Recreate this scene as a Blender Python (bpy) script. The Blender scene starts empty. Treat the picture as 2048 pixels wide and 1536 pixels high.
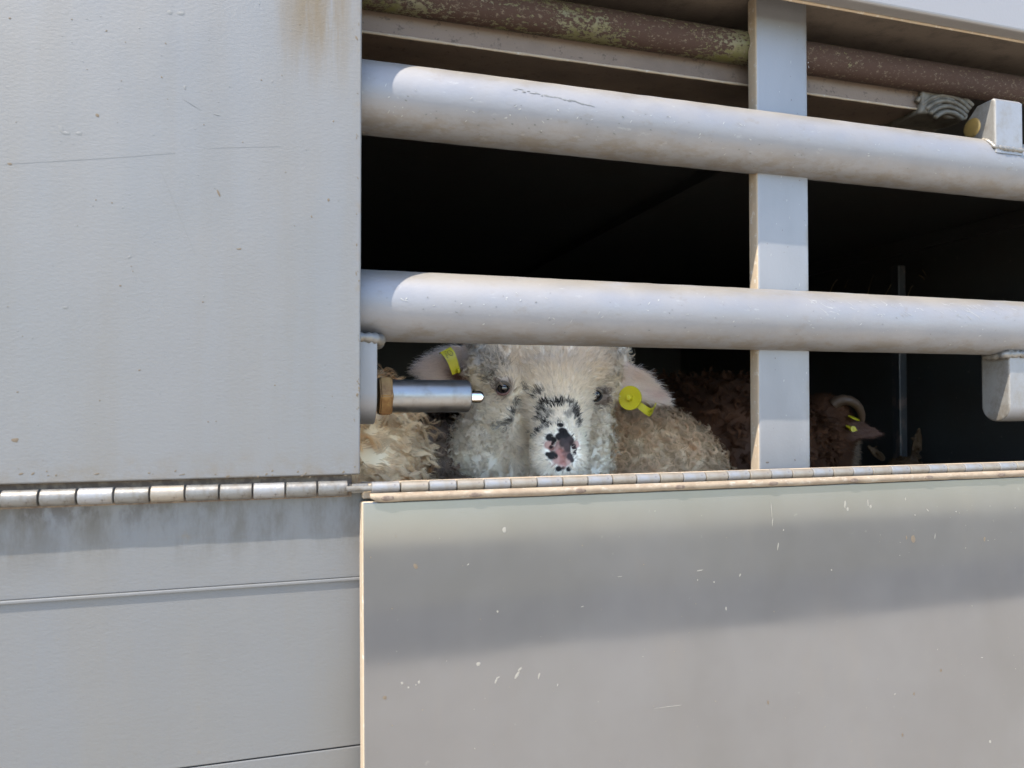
import bpy, bmesh, math, random
import numpy as np
from mathutils import Vector, noise as mnoise
from mathutils.bvhtree import BVHTree
random.seed(7); RNG = np.random.default_rng(11)
SC = bpy.context.scene; COL = SC.collection
rad = math.radians

# ------------------------------------------------------------------ camera
D, ZC = 0.62, 1.55                      # metres from the trailer side, metres above the yard
PSI, PIT, FPX = rad(16.6), rad(1.16), 1480.0
cam = bpy.data.cameras.new('camera'); camo = bpy.data.objects.new('camera', cam); COL.objects.link(camo)
camo.location = (0, -D, ZC); camo.rotation_euler = (rad(90) + PIT, 0, -PSI)
cam.sensor_width = 36; cam.lens = FPX / 2048 * 36; cam.clip_start = 0.02; cam.clip_end = 2000
cam.dof.use_dof = True; cam.dof.focus_distance = 0.82; cam.dof.aperture_fstop = 11
SC.camera = camo
# ------------------------------------------------------------------ sky, sun, exposure
SUN = Vector((-1.6, -1.0, 3.2)).normalized()
w = bpy.data.worlds.new('World'); SC.world = w; w.use_nodes = True
bg = w.node_tree.nodes['Background']
sky = w.node_tree.nodes.new('ShaderNodeTexSky'); sky.sky_type = 'NISHITA'; sky.sun_disc = False
sky.sun_elevation = math.asin(SUN.z); sky.sun_rotation = math.atan2(SUN.x, SUN.y)
sky.air_density = 1.0; sky.dust_density = 1.0; sky.ozone_density = 1.6
w.node_tree.links.new(sky.outputs[0], bg.inputs[0]); bg.inputs[1].default_value = 0.15
sl = bpy.data.lights.new('sun', 'SUN'); so = bpy.data.objects.new('sun', sl); COL.objects.link(so)
sl.energy = 2.9; sl.angle = rad(0.53); sl.color = (1.0, 0.91, 0.79)
so.rotation_euler = SUN.to_track_quat('Z', 'Y').to_euler(); so.location = (-3, -2, 6)
SC.view_settings.view_transform = 'Standard'; SC.view_settings.look = 'None'
SC.view_settings.gamma = 1; SC.view_settings.use_curve_mapping = False
SC.view_settings.exposure = 2.32
SC.render.engine = 'CYCLES'; cy = SC.cycles
cy.use_denoising = True; cy.max_bounces = 10; cy.diffuse_bounces = 6; cy.glossy_bounces = 4
cy.sample_clamp_indirect = 6; cy.caustics_reflective = False; cy.caustics_refractive = False

# ------------------------------------------------------------------ helpers
vR = np.array([math.cos(PSI), -math.sin(PSI), 0]); vH = np.array([math.sin(PSI), math.cos(PSI), 0]); vZ = np.array([0, 0, 1.])
vF = vH * math.cos(PIT) + vZ * math.sin(PIT); vU = -vH * math.sin(PIT) + vZ * math.cos(PIT); vC = np.array([0, -D, ZC])
def ray(x, y): return vF + (x - 1024) / FPX * vR + (768 - y) / FPX * vU
def at(x, y, Y):                         # measured photo position -> point on the plane Y
    d = ray(x, y); return Vector(vC + (Y + D) / d[1] * d)

def props(o, label=None, cat=None, group=None, kind=None):
    for k, v in (('label', label), ('category', cat), ('group', group), ('kind', kind)):
        if v: o[k] = v
    return o
def empty(name, loc, label, cat, group=None):
    o = bpy.data.objects.new(name, None); COL.objects.link(o); o.location = loc; o.empty_display_size = .05
    return props(o, label, cat, group)
def wloc(o):
    v = Vector(o.location)
    while o.parent: o = o.parent; v += Vector(o.location)
    return v
def link(name, me, mats, parent=None, smooth=True, label=None, kind=None, auto=None):
    for m in (mats if isinstance(mats, (list, tuple)) else [mats]): me.materials.append(m)
    o = bpy.data.objects.new(name, me); COL.objects.link(o)
    if parent is not None: o.parent = parent; o.location = -wloc(parent)
    if smooth:
        me.polygons.foreach_set('use_smooth', [True] * len(me.polygons))
        if auto is not None:
            try: me.set_sharp_from_angle(angle=rad(auto))
            except Exception: pass
    return props(o, label, kind=kind)
def pyd(name, v, f):
    me = bpy.data.meshes.new(name); me.from_pydata([tuple(p) for p in v], [], f); me.update(); return me
def bm_mesh(name, bm):
    me = bpy.data.meshes.new(name); bm.normal_update(); bm.to_mesh(me); bm.free(); return me
def box_bm(x0, x1, y0, y1, z0, z1, bev=0, seg=2, bm=None):
    bm = bm or bmesh.new()
    r = bmesh.ops.create_cube(bm, size=1)['verts']
    for v in r:
        v.co = Vector(((x0 + x1) / 2 + v.co.x * (x1 - x0), (y0 + y1) / 2 + v.co.y * (y1 - y0), (z0 + z1) / 2 + v.co.z * (z1 - z0)))
    if bev:
        es = list({e for v in r for e in v.link_edges})
        bmesh.ops.bevel(bm, geom=es, offset=bev, segments=seg, affect='EDGES', profile=.5)
    return bm
def box(name, b, mat, parent, bev=.001, seg=2, label=None, kind=None):
    return link(name, bm_mesh(name, box_bm(*b, bev, seg)), mat, parent, True, label, kind, auto=14)
def lathe_x(name, prof, cy_, cz, seg=40, jit=0, caps=True):
    v, f = [], []
    for (x, r) in prof:
        for k in range(seg):
            a = 2 * math.pi * k / seg
            rr = r * (1 + jit * mnoise.noise(Vector((x * 60, math.cos(a) * 2, math.sin(a) * 2))))
            v.append((x, cy_ + rr * math.cos(a), cz + rr * math.sin(a)))
    for i in range(len(prof) - 1):
        for k in range(seg):
            a, b = i * seg + k, i * seg + (k + 1) % seg
            f.append((a, b, b + seg, a + seg))
    if caps:
        f.append(tuple(range(seg))[::1]); f.append(tuple((len(prof) - 1) * seg + k for k in range(seg))[::-1])
    me = pyd(name, v, f)
    bm = bmesh.new(); bm.from_mesh(me); bmesh.ops.recalc_face_normals(bm, faces=bm.faces); bm.to_mesh(me); bm.free()
    return me
def tube_path(pts, rads, seg=10):
    v, f = [], []; pts = [Vector(p) for p in pts]
    side = None
    for i, p in enumerate(pts):
        t = (pts[min(i + 1, len(pts) - 1)] - pts[max(i - 1, 0)]).normalized()
        if side is None: side = t.orthogonal().normalized()
        side = (side - t * side.dot(t)).normalized(); up = t.cross(side)
        for k in range(seg):
            a = 2 * math.pi * k / seg
            v.append(p + rads[i] * (math.cos(a) * side + math.sin(a) * up))
    for i in range(len(pts) - 1):
        for k in range(seg):
            a, b = i * seg + k, i * seg + (k + 1) % seg
            f.append((a, b, b + seg, a + seg))
    f.append(tuple(range(seg))[::-1]); f.append(tuple((len(pts) - 1) * seg + k for k in range(seg)))
    return v, f

# ------------------------------------------------------------------ materials
OUT_K = .495
OUT = {'scratch_grey', 'splash_brown', 'grey_sheet', 'grey_wall_sheet', 'flap_aluminium', 'tube_aluminium_high', 'tube_aluminium_low', 'post_aluminium', 'knuckle_bare', 'knuckle_worn', 'rail_white', 'cast_plate', 'weld_metal', 'turned_steel', 'splash_cream', 'scratch_pale', 'rivet_brown', 'grimy_beam', 'soffit_grime', 'rust_pipe', 'weld_dirty', 'rusty_nut', 'brass_bolt'}
class M:
    def __init__(s, name, base=(.5, .5, .5), rough=.5, metal=0, spec=None):
        s.k = OUT_K if name in OUT else 1.; base = tuple(s.k * q for q in base)
        s.m = bpy.data.materials.new(name); s.m.use_nodes = True; s.t = s.m.node_tree
        s.b = s.t.nodes['Principled BSDF']; s.col = None
        s.b.inputs['Base Color'].default_value = (*base, 1); s.b.inputs['Roughness'].default_value = rough
        s.b.inputs['Metallic'].default_value = metal
        if spec is not None: s.b.inputs['Specular IOR Level'].default_value = spec
        s.base = base; s.tc = s.t.nodes.new('ShaderNodeTexCoord'); s.h = None
    def n(s, t, **kw):
        nd = s.t.nodes.new(t)
        for k, v in kw.items():
            if k.startswith('_'): setattr(nd, k[1:], v)
            else:
                key = {'f': 'Fac', 'sc': 'Scale', 'det': 'Detail', 'ro': 'Roughness', 'dist': 'Distortion'}.get(k, k)
                s.put(nd.inputs[key], v)
        return nd
    def put(s, inp, v):
        if hasattr(v, 'is_output'): s.t.links.new(v, inp)
        elif isinstance(v, tuple) and len(v) == 3 and inp.type == 'RGBA': inp.default_value = (*v, 1)
        else: inp.default_value = v
    def pos(s, scale=(1, 1, 1), loc=(0, 0, 0)):
        mp = s.n('ShaderNodeMapping'); s.t.links.new(s.tc.outputs['Object'], mp.inputs[0])
        mp.inputs['Scale'].default_value = scale; mp.inputs['Location'].default_value = loc
        return mp.outputs[0]
    def xyz(s):
        x = s.n('ShaderNodeSeparateXYZ'); s.t.links.new(s.tc.outputs['Object'], x.inputs[0]); return x.outputs
    def noise(s, sc, det=4, ro=.6, scale=(1, 1, 1), loc=(0, 0, 0), dist=0):
        nd = s.n('ShaderNodeTexNoise', sc=sc, det=det, ro=ro, dist=dist); s.t.links.new(s.pos(scale, loc), nd.inputs[0]); return nd.outputs[0]
    def ramp(s, v, a, b, lo=0., hi=1.):
        nd = s.n('ShaderNodeMapRange', _interpolation_type='SMOOTHSTEP'); s.put(nd.inputs[0], v)
        for i, q in enumerate((a, b, lo, hi)): nd.inputs[i + 1].default_value = q
        return nd.outputs[0]
    def mul(s, *vs):
        o = vs[0]
        for v in vs[1:]:
            nd = s.n('ShaderNodeMath', _operation='MULTIPLY'); s.put(nd.inputs[0], o); s.put(nd.inputs[1], v); o = nd.outputs[0]
        return o
    def add(s, a, b, op='ADD'):
        nd = s.n('ShaderNodeMath', _operation=op); s.put(nd.inputs[0], a); s.put(nd.inputs[1], b); return nd.outputs[0]
    def over(s, fac, colr):               # lay a colour over what is there
        nd = s.n('ShaderNodeMix', _data_type='RGBA'); s.put(nd.inputs[0], fac)
        s.put(nd.inputs[6], s.col if s.col is not None else s.base); s.put(nd.inputs[7], tuple(s.k * q for q in colr))
        s.col = nd.outputs[2]; s.t.links.new(s.col, s.b.inputs['Base Color']); return s
    def setr(s, v): s.put(s.b.inputs['Roughness'], v); return s
    def setm(s, v): s.put(s.b.inputs['Metallic'], v); return s
    def bump(s, h, dist, strength=1.):
        nd = s.n('ShaderNodeBump'); nd.inputs['Strength'].default_value = strength; nd.inputs['Distance'].default_value = dist
        s.put(nd.inputs['Height'], h)
        if s.h is not None: s.t.links.new(s.h, nd.inputs['Normal'])
        s.h = nd.outputs[0]; s.t.links.new(s.h, s.b.inputs['Normal']); return s

ZB = 1.488        # bottom edge of the closed upper panel
HZ = 1.4768       # hinge height
# powder grey orange-peel sheet of the closed panel
def panel_mat(name, lower):
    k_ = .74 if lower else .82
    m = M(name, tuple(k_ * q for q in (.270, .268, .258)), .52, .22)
    m.over(m.ramp(m.noise(3.2, 3, .5, (1, 1, .5)), .35, .7, 0, .6), (.20, .21, .222))
    m.over(m.ramp(m.noise(26, 5, .6, (1, 1, .08)), .42, .66, 0, .45), (.208, .198, .178))
    m.over(m.ramp(m.noise(9, 6, .65, (1, 1, .35), (3, 0, 1)), .55, .8, 0, .22), (.28, .27, .25))
    m.over(m.ramp(m.noise(150, 3, .6), .68, .76, 0, .28), (.20, .165, .125))
    X, Y, Z = m.xyz()
    if not lower:
        s = m.mul(m.ramp(X, -.03, .015), m.ramp(X, .03, .052, 1, .25), m.ramp(Z, 1.785, 1.87), m.ramp(m.noise(45, 6, .7, (1, 1, .1)), .34, .62))
        m.over(s, (.17, .125, .065))
        s = m.mul(m.ramp(Z, 1.516, 1.489), m.ramp(m.noise(60, 5, .7), .38, .72)); m.over(m.mul(s, .6), (.19, .155, .11))
        s = m.mul(m.ramp(X, .046, .054), m.ramp(m.noise(70, 5, .7), .5, .72)); m.over(m.mul(s, .6), (.22, .175, .12))
    else:
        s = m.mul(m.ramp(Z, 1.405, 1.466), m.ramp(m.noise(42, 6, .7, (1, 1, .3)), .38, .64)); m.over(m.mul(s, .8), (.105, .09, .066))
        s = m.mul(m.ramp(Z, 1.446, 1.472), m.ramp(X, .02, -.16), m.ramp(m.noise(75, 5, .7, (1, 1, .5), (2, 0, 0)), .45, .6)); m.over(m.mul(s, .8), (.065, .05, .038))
        m.over(m.ramp(m.noise(30, 5, .7, (1, 1, 1), (5, 2, 0)), .66, .75, 0, .5), (.215, .175, .12))
    m.setr(m.ramp(m.noise(12, 5, .6, (1, 1, .4)), .3, .7, .44, .60))
    m.bump(m.noise(360, 4, .6, (.8, 1, 1.3)), .0005, .36)
    m.bump(m.noise(7, 2, .5), .006, .25)
    return m.m
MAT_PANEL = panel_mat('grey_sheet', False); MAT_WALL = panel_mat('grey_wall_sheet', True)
# brushed aluminium flap
m = M('flap_aluminium', (.250, .244, .238), .3, .80)
m.over(m.ramp(m.noise(6, 5, .6, (1, 1, .6)), .42, .66, 0, .6), (.222, .216, .203))
m.over(m.ramp(m.noise(22, 6, .65, (1, 1, .25)), .52, .75, 0, .28), (.28, .26, .235))
m.over(m.ramp(m.noise(240, 3, .6), .70, .78, 0, .4), (.21, .19, .16))
m.over(m.ramp(m.noise(120, 4, .6, (1, 1, 1), (4, 4, 4)), .70, .76, 0, .4), (.44, .43, .40))
m.setr(m.ramp(m.noise(8, 6, .65), .32, .66, .055, .095))
m.setm(m.ramp(m.noise(6, 4, .6, (1, 1, 1), (9, 0, 0)), .3, .8, .60, .46))
m.bump(m.noise(3.5, 2, .5), .006, .08)
MAT_FLAP = m.m
# dusty aluminium tube
def tube_mat(name, zc):
    m = M(name, (.345, .343, .350), .42, .48)
    X, Y, Z = m.xyz()
    m.over(m.ramp(m.noise(9, 5, .6, (.5, 1, 1)), .4, .72, 0, .4), (.30, .29, .28))
    m.over(m.ramp(m.noise(55, 6, .7, (.6, 1, 1)), .56, .70, 0, .45), (.27, .235, .19))
    low = m.mul(m.ramp(Z, zc - .010, zc - .030), m.ramp(m.noise(85, 8, .75, (.45, 1, 1)), .42, .60)); m.over(m.mul(low, .5), (.25, .195, .125))
    top = m.mul(m.ramp(Z, zc + .012, zc + .028), m.ramp(m.noise(30, 6, .75, (.35, 1, 1), (1, 1, 1)), .30, .55)); m.over(m.mul(top, .8), (.33, .295, .24))
    m.over(m.ramp(m.noise(170, 4, .7, (.35, 1, 1), (2, 0, 5)), .63, .71, 0, .45), (.50, .50, .475))
    m.over(m.ramp(m.noise(130, 4, .6, (.35, 1, 1), (7, 0, 5)), .70, .78, 0, .5), (.18, .155, .13))
    m.setr(m.ramp(m.noise(20, 5, .6), .3, .7, .50, .68))
    m.bump(m.noise(300, 3, .6, (.6, 1, 1)), .0003, .5); m.bump(m.noise(60, 3, .6), .0008, .25)
    return m.m
TZ = (1.8205, 1.6335)
MAT_TUBE = [tube_mat('tube_aluminium_high', TZ[0]), tube_mat('tube_aluminium_low', TZ[1])]
m = M('post_aluminium', (.36, .358, .362), .46, .40)
m.over(m.ramp(m.noise(12, 5, .6, (1, 1, .4)), .4, .75, 0, .4), (.22, .22, .22))
m.over(m.ramp(m.noise(200, 4, .6), .66, .75, 0, .35), (.22, .20, .165))
X, Y, Z = m.xyz()
m.over(m.mul(m.ramp(X, .5255, .534), m.ramp(m.noise(45, 5, .7), .42, .7), .6), (.27, .23, .17))
m.bump(m.noise(330, 3, .6), .0003, .5); MAT_POST = m.m
m = M('dusty_edge', (.255, .205, .145), .75, .1)                    # cream dust baked on edges
m.over(m.ramp(m.noise(60, 6, .7), .42, .66, 0, .75), (.28, .21, .14))
m.over(m.ramp(m.noise(140, 4, .7, (1, 1, 1), (3, 1, 0)), .56, .68, 0, .7), (.37, .345, .30))
m.bump(m.noise(220, 4, .6), .0005, .6); MAT_DUST = m.m
m = M('leaf_sandy', (.185, .145, .10), .8, .1); m.over(m.ramp(m.noise(70, 6, .75, (.5, 1, 1)), .40, .62, 0, .8), (.13, .095, .062)); m.over(m.ramp(m.noise(160, 5, .7, (.6, 1, 1), (3, 1, 0)), .54, .66, 0, .7), (.24, .215, .175)); m.bump(m.noise(220, 4, .6), .0006, .7); MAT_LEAF = m.m
def knuckle_mat(name, base, tint):
    m = M(name, base, .5, .45)
    m.over(m.ramp(m.noise(120, 5, .7), .42, .68, 0, .8), tint)
    m.over(m.ramp(m.noise(260, 4, .6, (1, 1, 1), (3, 3, 3)), .62, .72, 0, .7), (.085, .065, .05))
    m.bump(m.noise(260, 4, .6), .0004, .6); return m.m
MAT_KN = [knuckle_mat('knuckle_bare', (.34, .34, .342), (.31, .28, .235)), knuckle_mat('knuckle_dusty', (.178, .158, .128), (.15, .125, .095)),
          knuckle_mat('knuckle_worn', (.235, .23, .215), (.15, .125, .095))]
m = M('rivet_brown', (.16, .11, .08), .7, .2); m.over(m.ramp(m.noise(200, 4, .6), .4, .65), (.30, .23, .165)); MAT_RIVET = m.m
m = M('rust_pipe', (.15, .14, .042), .6, .1)                       # flaked green paint over rust
X, Y, Z = m.xyz()
m.over(m.ramp(m.noise(16, 4, .6, (.6, 1, 1)), .46, .70), (.24, .21, .14))
bright = m.ramp(m.noise(11, 3, .6, (.5, 1, 1), (3, 0, 0)), .52, .68)
m.over(m.mul(bright, .6), (.30, .28, .20))
rmask = m.add(m.noise(260, 9, .74, (.6, 1, 1)), m.mul(m.noise(14, 3, .5, (.7, 1, 1), (.35, 0, 0)), .6))
rmask = m.add(rmask, m.ramp(X, .44, .56, -.02, .11))
rm = m.ramp(rmask, .745, .775); m.over(rm, (.070, .031, .017))
m.over(m.mul(m.ramp(m.noise(320, 6, .75, (.6, 1, 1)), .55, .63), .8), (.22, .175, .115))
m.setr(m.ramp(rm, 0, 1, .5, .85)); m.bump(rm, .0006, .6); MAT_PIPE = m.m
m = M('grimy_beam', (.27, .195, .142), .6, .25)
m.over(m.ramp(m.noise(14, 6, .65, (.5, 1, 1)), .4, .7, 0, .6), (.11, .08, .06))
m.over(m.ramp(m.noise(120, 6, .75), .56, .66, 0, .8), (.10, .07, .05))
m.over(m.ramp(m.noise(300, 4, .7, (1, 1, 1), (1, 5, 0)), .6, .7, 0, .4), (.26, .22, .18))
m.bump(m.noise(260, 4, .65), .0006, .6); MAT_BEAM = m.m
m = M('soffit_grime', (.27, .215, .17), .6, .3)
m.over(m.ramp(m.noise(40, 6, .7), .45, .7, 0, .6), (.12, .095, .075))
m.over(m.ramp(m.noise(170, 5, .7), .60, .70, 0, .7), (.12, .10, .08)); m.bump(m.noise(240, 4, .7), .0008, .7); MAT_SOFFIT = m.m
m = M('rail_white', (.33, .318, .31), .5, .15)
m.over(m.ramp(m.noise(14, 5, .6, (.3, 1, 1)), .45, .75, 0, .4), (.36, .355, .355)); m.bump(m.noise(300, 3, .6), .0003, .4); MAT_RAIL = m.m
m = M('turned_steel', (.42, .42, .415), .33, .9)
m.over(m.ramp(m.noise(90, 5, .65), .45, .7, 0, .6), (.32, .29, .245)); m.setr(m.ramp(m.noise(130, 5, .6), .3, .7, .28, .45))
m.bump(m.noise(30, 3, .5, (40, 1, 1)), .0002, .3); MAT_STEEL = m.m
m = M('polished_pin', (.78, .78, .80), .14, 1.0); MAT_PIN = m.m
m = M('rusty_nut', (.40, .23, .075), .5, .45)
m.over(m.ramp(m.noise(80, 5, .7), .4, .64), (.25, .12, .035)); m.over(m.ramp(m.noise(260, 4, .6), .6, .7, 0, .7), (.12, .08, .05))
m.bump(m.noise(300, 4, .6), .0005, .6); MAT_NUT = m.m
m = M('brass_bolt', (.50, .33, .10), .45, .5); m.over(m.ramp(m.noise(90, 4, .6), .4, .7, 0, .6), (.34, .22, .08)); MAT_BRASS = m.m
m = M('cast_plate', (.33, .32, .295), .6, .35)
m.over(m.ramp(m.noise(26, 6, .7), .4, .66, 0, .8), (.19, .16, .12)); m.over(m.ramp(m.noise(220, 4, .7, (1, 1, .5)), .52, .7, 0, .6), (.34, .33, .30))
m.bump(m.noise(320, 4, .7), .0005, .7); MAT_CAST = m.m
m = M('weld_metal', (.27, .262, .245), .5, .5); m.over(m.ramp(m.noise(90, 5, .7), .42, .66, 0, .7), (.40, .35, .27)); m.bump(m.noise(300, 4, .6), .0004, .6); MAT_WELD = m.m
m = M('weld_dirty', (.21, .185, .145), .6, .3); m.over(m.ramp(m.noise(90, 5, .7), .42, .66, 0, .8), (.11, .09, .06)); m.bump(m.noise(300, 4, .6), .0006, .7); MAT_WELDD = m.m
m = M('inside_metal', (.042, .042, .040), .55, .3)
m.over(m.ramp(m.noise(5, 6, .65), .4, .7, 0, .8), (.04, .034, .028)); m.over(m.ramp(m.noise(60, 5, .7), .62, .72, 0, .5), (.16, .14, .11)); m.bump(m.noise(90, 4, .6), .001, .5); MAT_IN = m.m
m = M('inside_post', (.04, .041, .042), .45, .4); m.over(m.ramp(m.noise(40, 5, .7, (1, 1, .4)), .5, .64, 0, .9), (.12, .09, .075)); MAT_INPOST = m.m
m = M('dry_straw', (.11, .075, .03), .7); MAT_STRAW = m.m
m = M('bedding', (.16, .115, .06), .9); m.over(m.ramp(m.noise(40, 6, .7), .4, .65), (.28, .21, .11)); m.bump(m.noise(50, 5, .7), .01, .8); MAT_BED = m.m
m = M('yellow_plastic', (.58, .50, .015), .38); m.b.inputs['Subsurface Weight'].default_value = .15; m.b.inputs['Subsurface Radius'].default_value = (.004, .004, .001)
m.over(m.ramp(m.noise(200, 4, .6), .55, .75, 0, .25), (.42, .36, .03)); MAT_TAG = m.m
MAT_INK = M('tag_ink', (.05, .045, .02), .6).m
MAT_CREAM = M('splash_cream', (.31, .29, .24), .7).m; MAT_BROWN = M('splash_brown', (.16, .12, .075), .8).m; MAT_DARK = M('fleck_dark', (.07, .055, .04), .8).m
MAT_SCR = M('scratch_pale', (.50, .49, .46), .5, .3).m; MAT_SCRD = M('scratch_grey', (.22, .22, .21), .6, .3).m
m = M('yard_concrete', (.385, .345, .28), .85); m.over(m.ramp(m.noise(.8, 7, .65), .4, .65, 0, .7), (.35, .31, .25)); m.bump(m.noise(40, 4, .6), .004, .4); MAT_YARD = m.m
m = M('dark_strip_ground', (.048, .046, .043), .85); m.over(m.ramp(m.noise(3, 6, .65), .4, .65, 0, .5), (.06, .056, .05)); MAT_DARKSTRIP = m.m  # near-black ground, only for the added strip the flap mirrors
m = M('field_grass', (.105, .095, .062), .95); m.over(m.ramp(m.noise(.15, 6, .65), .4, .65, 0, .8), (.075, .074, .045)); MAT_FIELD = m.m
def fibre_mat(name, rough=.75, trans=.45):
    m = M(name, (.5, .5, .5), rough, 0, .25)
    a = m.n('ShaderNodeVertexColor'); a.layer_name = 'Col'; m.t.links.new(a.outputs[0], m.b.inputs['Base Color'])
    if trans:
        tr = m.n('ShaderNodeBsdfTranslucent'); m.t.links.new(a.outputs[0], tr.inputs[0])
        mx = m.n('ShaderNodeMixShader', f=trans); out = m.t.nodes['Material Output']
        m.t.links.new(m.b.outputs[0], mx.inputs[1]); m.t.links.new(tr.outputs[0], mx.inputs[2]); m.t.links.new(mx.outputs[0], out.inputs[0])
    return m.m
MAT_FIBRE = fibre_mat('wool_fibre'); MAT_SKIN = fibre_mat('animal_skin', .7, 0)
m = M('wet_eye', (.012, .009, .008), .06); m.b.inputs['Coat Weight'].default_value = 1; m.b.inputs['Coat Roughness'].default_value = .03; MAT_EYE = m.m
MAT_LID = M('eyelid_pink', (.17, .085, .07), .5).m; MAT_LIDF = M('eyelid_grey', (.20, .165, .13), .7).m; MAT_LASH = M('lash_black', (.012, .01, .009), .6).m
m = M('horn', (.10, .058, .032), .55); m.over(m.ramp(m.noise(160, 4, .6, (1, 1, 1)), .45, .65, 0, .6), (.09, .055, .035)); m.bump(m.noise(180, 3, .6), .001, .6); MAT_HORN = m.m

# ------------------------------------------------------------------ ground
def sheet(name, x0, x1, y0, y1, z, mat):
    return props(link(name, pyd(name, [(x0, y0, z), (x1, y0, z), (x1, y1, z), (x0, y1, z)], [(0, 1, 2, 3)]), mat, None, False), kind='structure')
sheet('ground', -900, 900, -900, 900, 0, MAT_FIELD)
sheet('yard', -60, 60, -9.1, 12, .008, MAT_YARD)
sheet('reflected_dark_strip', -300, 300, -17, -9.1, .004, MAT_DARKSTRIP)  # unseen strip, added to darken the band reflected in the flap

# ------------------------------------------------------------------ livestock trailer
EX = .0545                                # right edge of the closed panel
TR = empty('livestock_trailer', (0.4, 1.2, 0), 'grey aluminium livestock trailer side with an open slatted bay above a hinged flap', 'trailer')
# closed upper panel
box('closed_panel', (-1.6, EX, 0, .007, ZB, 2.15), MAT_PANEL, TR, .0012, 2, 'closed pale grey orange-peel panel with brown runs in its corner')
# lower wall sheet in three lapped planks
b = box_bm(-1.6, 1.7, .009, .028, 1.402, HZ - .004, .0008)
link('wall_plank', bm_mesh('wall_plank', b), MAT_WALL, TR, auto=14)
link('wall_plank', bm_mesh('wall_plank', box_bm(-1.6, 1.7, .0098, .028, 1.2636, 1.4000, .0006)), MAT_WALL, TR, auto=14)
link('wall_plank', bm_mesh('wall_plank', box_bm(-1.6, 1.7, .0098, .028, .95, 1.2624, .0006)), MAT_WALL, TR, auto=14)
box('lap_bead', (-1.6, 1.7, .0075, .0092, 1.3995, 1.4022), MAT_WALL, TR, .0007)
# inner frame behind the panel, sill of the bay
box('panel_frame', (-1.6, EX - .02, .0075, .016, ZB + .004, 2.14), MAT_IN, TR, .001)
box('dark_gap_strip', (-1.6, EX - .006, .0085, .0125, 1.469, 1.4975), MAT_RIVET, TR, .0006)  # dark strip added to imitate the shade in the gap above the hinge
box('bay_sill', (EX + .002, 1.7, -.002, .022, 1.468, 1.4795), MAT_DUST, TR, .0012)
# the two rails of the bay
for i, z in enumerate(TZ):
    prof = [(-.25 + k * (2.0 / 160), .032) for k in range(161)]
    me = lathe_x('bay_rail', prof, .05, z, 64, .012)
    link('bay_rail', me, MAT_TUBE[i], TR, auto=50, label=('upper' if i == 0 else 'lower') + ' round aluminium tube across the open bay')
# post (split where the rails pass through it)
def post_piece(z0, z1):
    bm = box_bm(.4695, .534, .0495, .0665, z0, z1)
    es = [e for e in bm.edges if abs(e.verts[0].co.x - e.verts[1].co.x) < 1e-6 and abs(e.verts[0].co.y - e.verts[1].co.y) < 1e-6]
    bmesh.ops.bevel(bm, geom=es, offset=.0032, segments=4, affect='EDGES', profile=.5)
    me = bm_mesh('bay_post', bm)
    me.materials.append(MAT_POST); me.materials.append(MAT_DUST)
    for p in me.polygons:
        if p.normal.x < -.62: p.material_index = 1
    return link('bay_post', me, [], TR, auto=14)
post_piece(1.0, 1.9785)
# top rail and what hangs under the deck
box('roof_rail', (-.2, 1.75, .0, .0185, 1.9595, 2.13), MAT_RAIL, TR, .003, 3, 'pale top rail over the bay')
box('rail_groove', (-.2, 1.75, -.0012, .001, 2.004, 2.0075), MAT_SOFFIT, TR, .0004)
box('soffit', (EX - .03, 1.7, .0188, .175, 1.979, 1.984), MAT_SOFFIT, TR, .0006)
v, f = tube_path([(x, .0175, 1.9590) for x in np.linspace(EX - .03, 1.7, 60)], [.0014 + .0004 * random.random() for _ in range(60)], 8)
link('soffit_bead', pyd('soffit_bead', v, f), MAT_DUST, TR)
me = lathe_x('paint_flaked_pipe', [(-.2 + k * .0125, .0172) for k in range(150)], .078, 1.9345, 40, .02)
link('paint_flaked_pipe', me, MAT_PIPE, TR, auto=60, label='rusty pipe with flaking yellow-green paint under the deck')
BX = .786
box('deck_beam', (-.2, BX, .087, .165, 1.898, 1.944), MAT_BEAM, TR, .0025, 3)
v, f = tube_path([(x, .0868 + .0006 * random.random(), 1.8985) for x in np.linspace(-.1, BX - .04, 90)], [.0012 + .0006 * random.random() for _ in range(90)], 7)
link('beam_edge', pyd('beam_edge', v, f), MAT_DUST, TR)
# weld block at the beam's end
bm = box_bm(.722, BX + .006, .0815, .168, 1.892, 1.944, 0)
bmesh.ops.subdivide_edges(bm, edges=bm.edges[:], cuts=14, use_grid_fill=True)
for vv in bm.verts:
    vv.co += Vector((1, .5, 1)) * .0035 * mnoise.noise(vv.co * 70) + Vector((0, -.002, -.0015)) * mnoise.noise(vv.co * 190)
    if vv.co.z < 1.91: vv.co.x -= (1.91 - vv.co.z) * .2
link('weld_block', bm_mesh('weld_block', bm), MAT_WELDD, TR, label='rough weld block at the end of the deck beam')
for k in range(5):                        # ripples of the weld
    c = Vector((.772, 0, 1.868)); r = .030 + k * .0075; pts = []
    for a in np.linspace(rad(48), rad(138), 16):
        pts.append((c.x + r * math.cos(a) - .012, .079 + .0012 * k + .0008 * random.random(), c.z + r * math.sin(a) * .95))
    v, f = tube_path(pts, [.0030 + .0004 * random.random() for _ in pts], 8)
    link('weld_ripple', pyd('weld_ripple', v, f), MAT_WELDD, TR)
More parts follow.
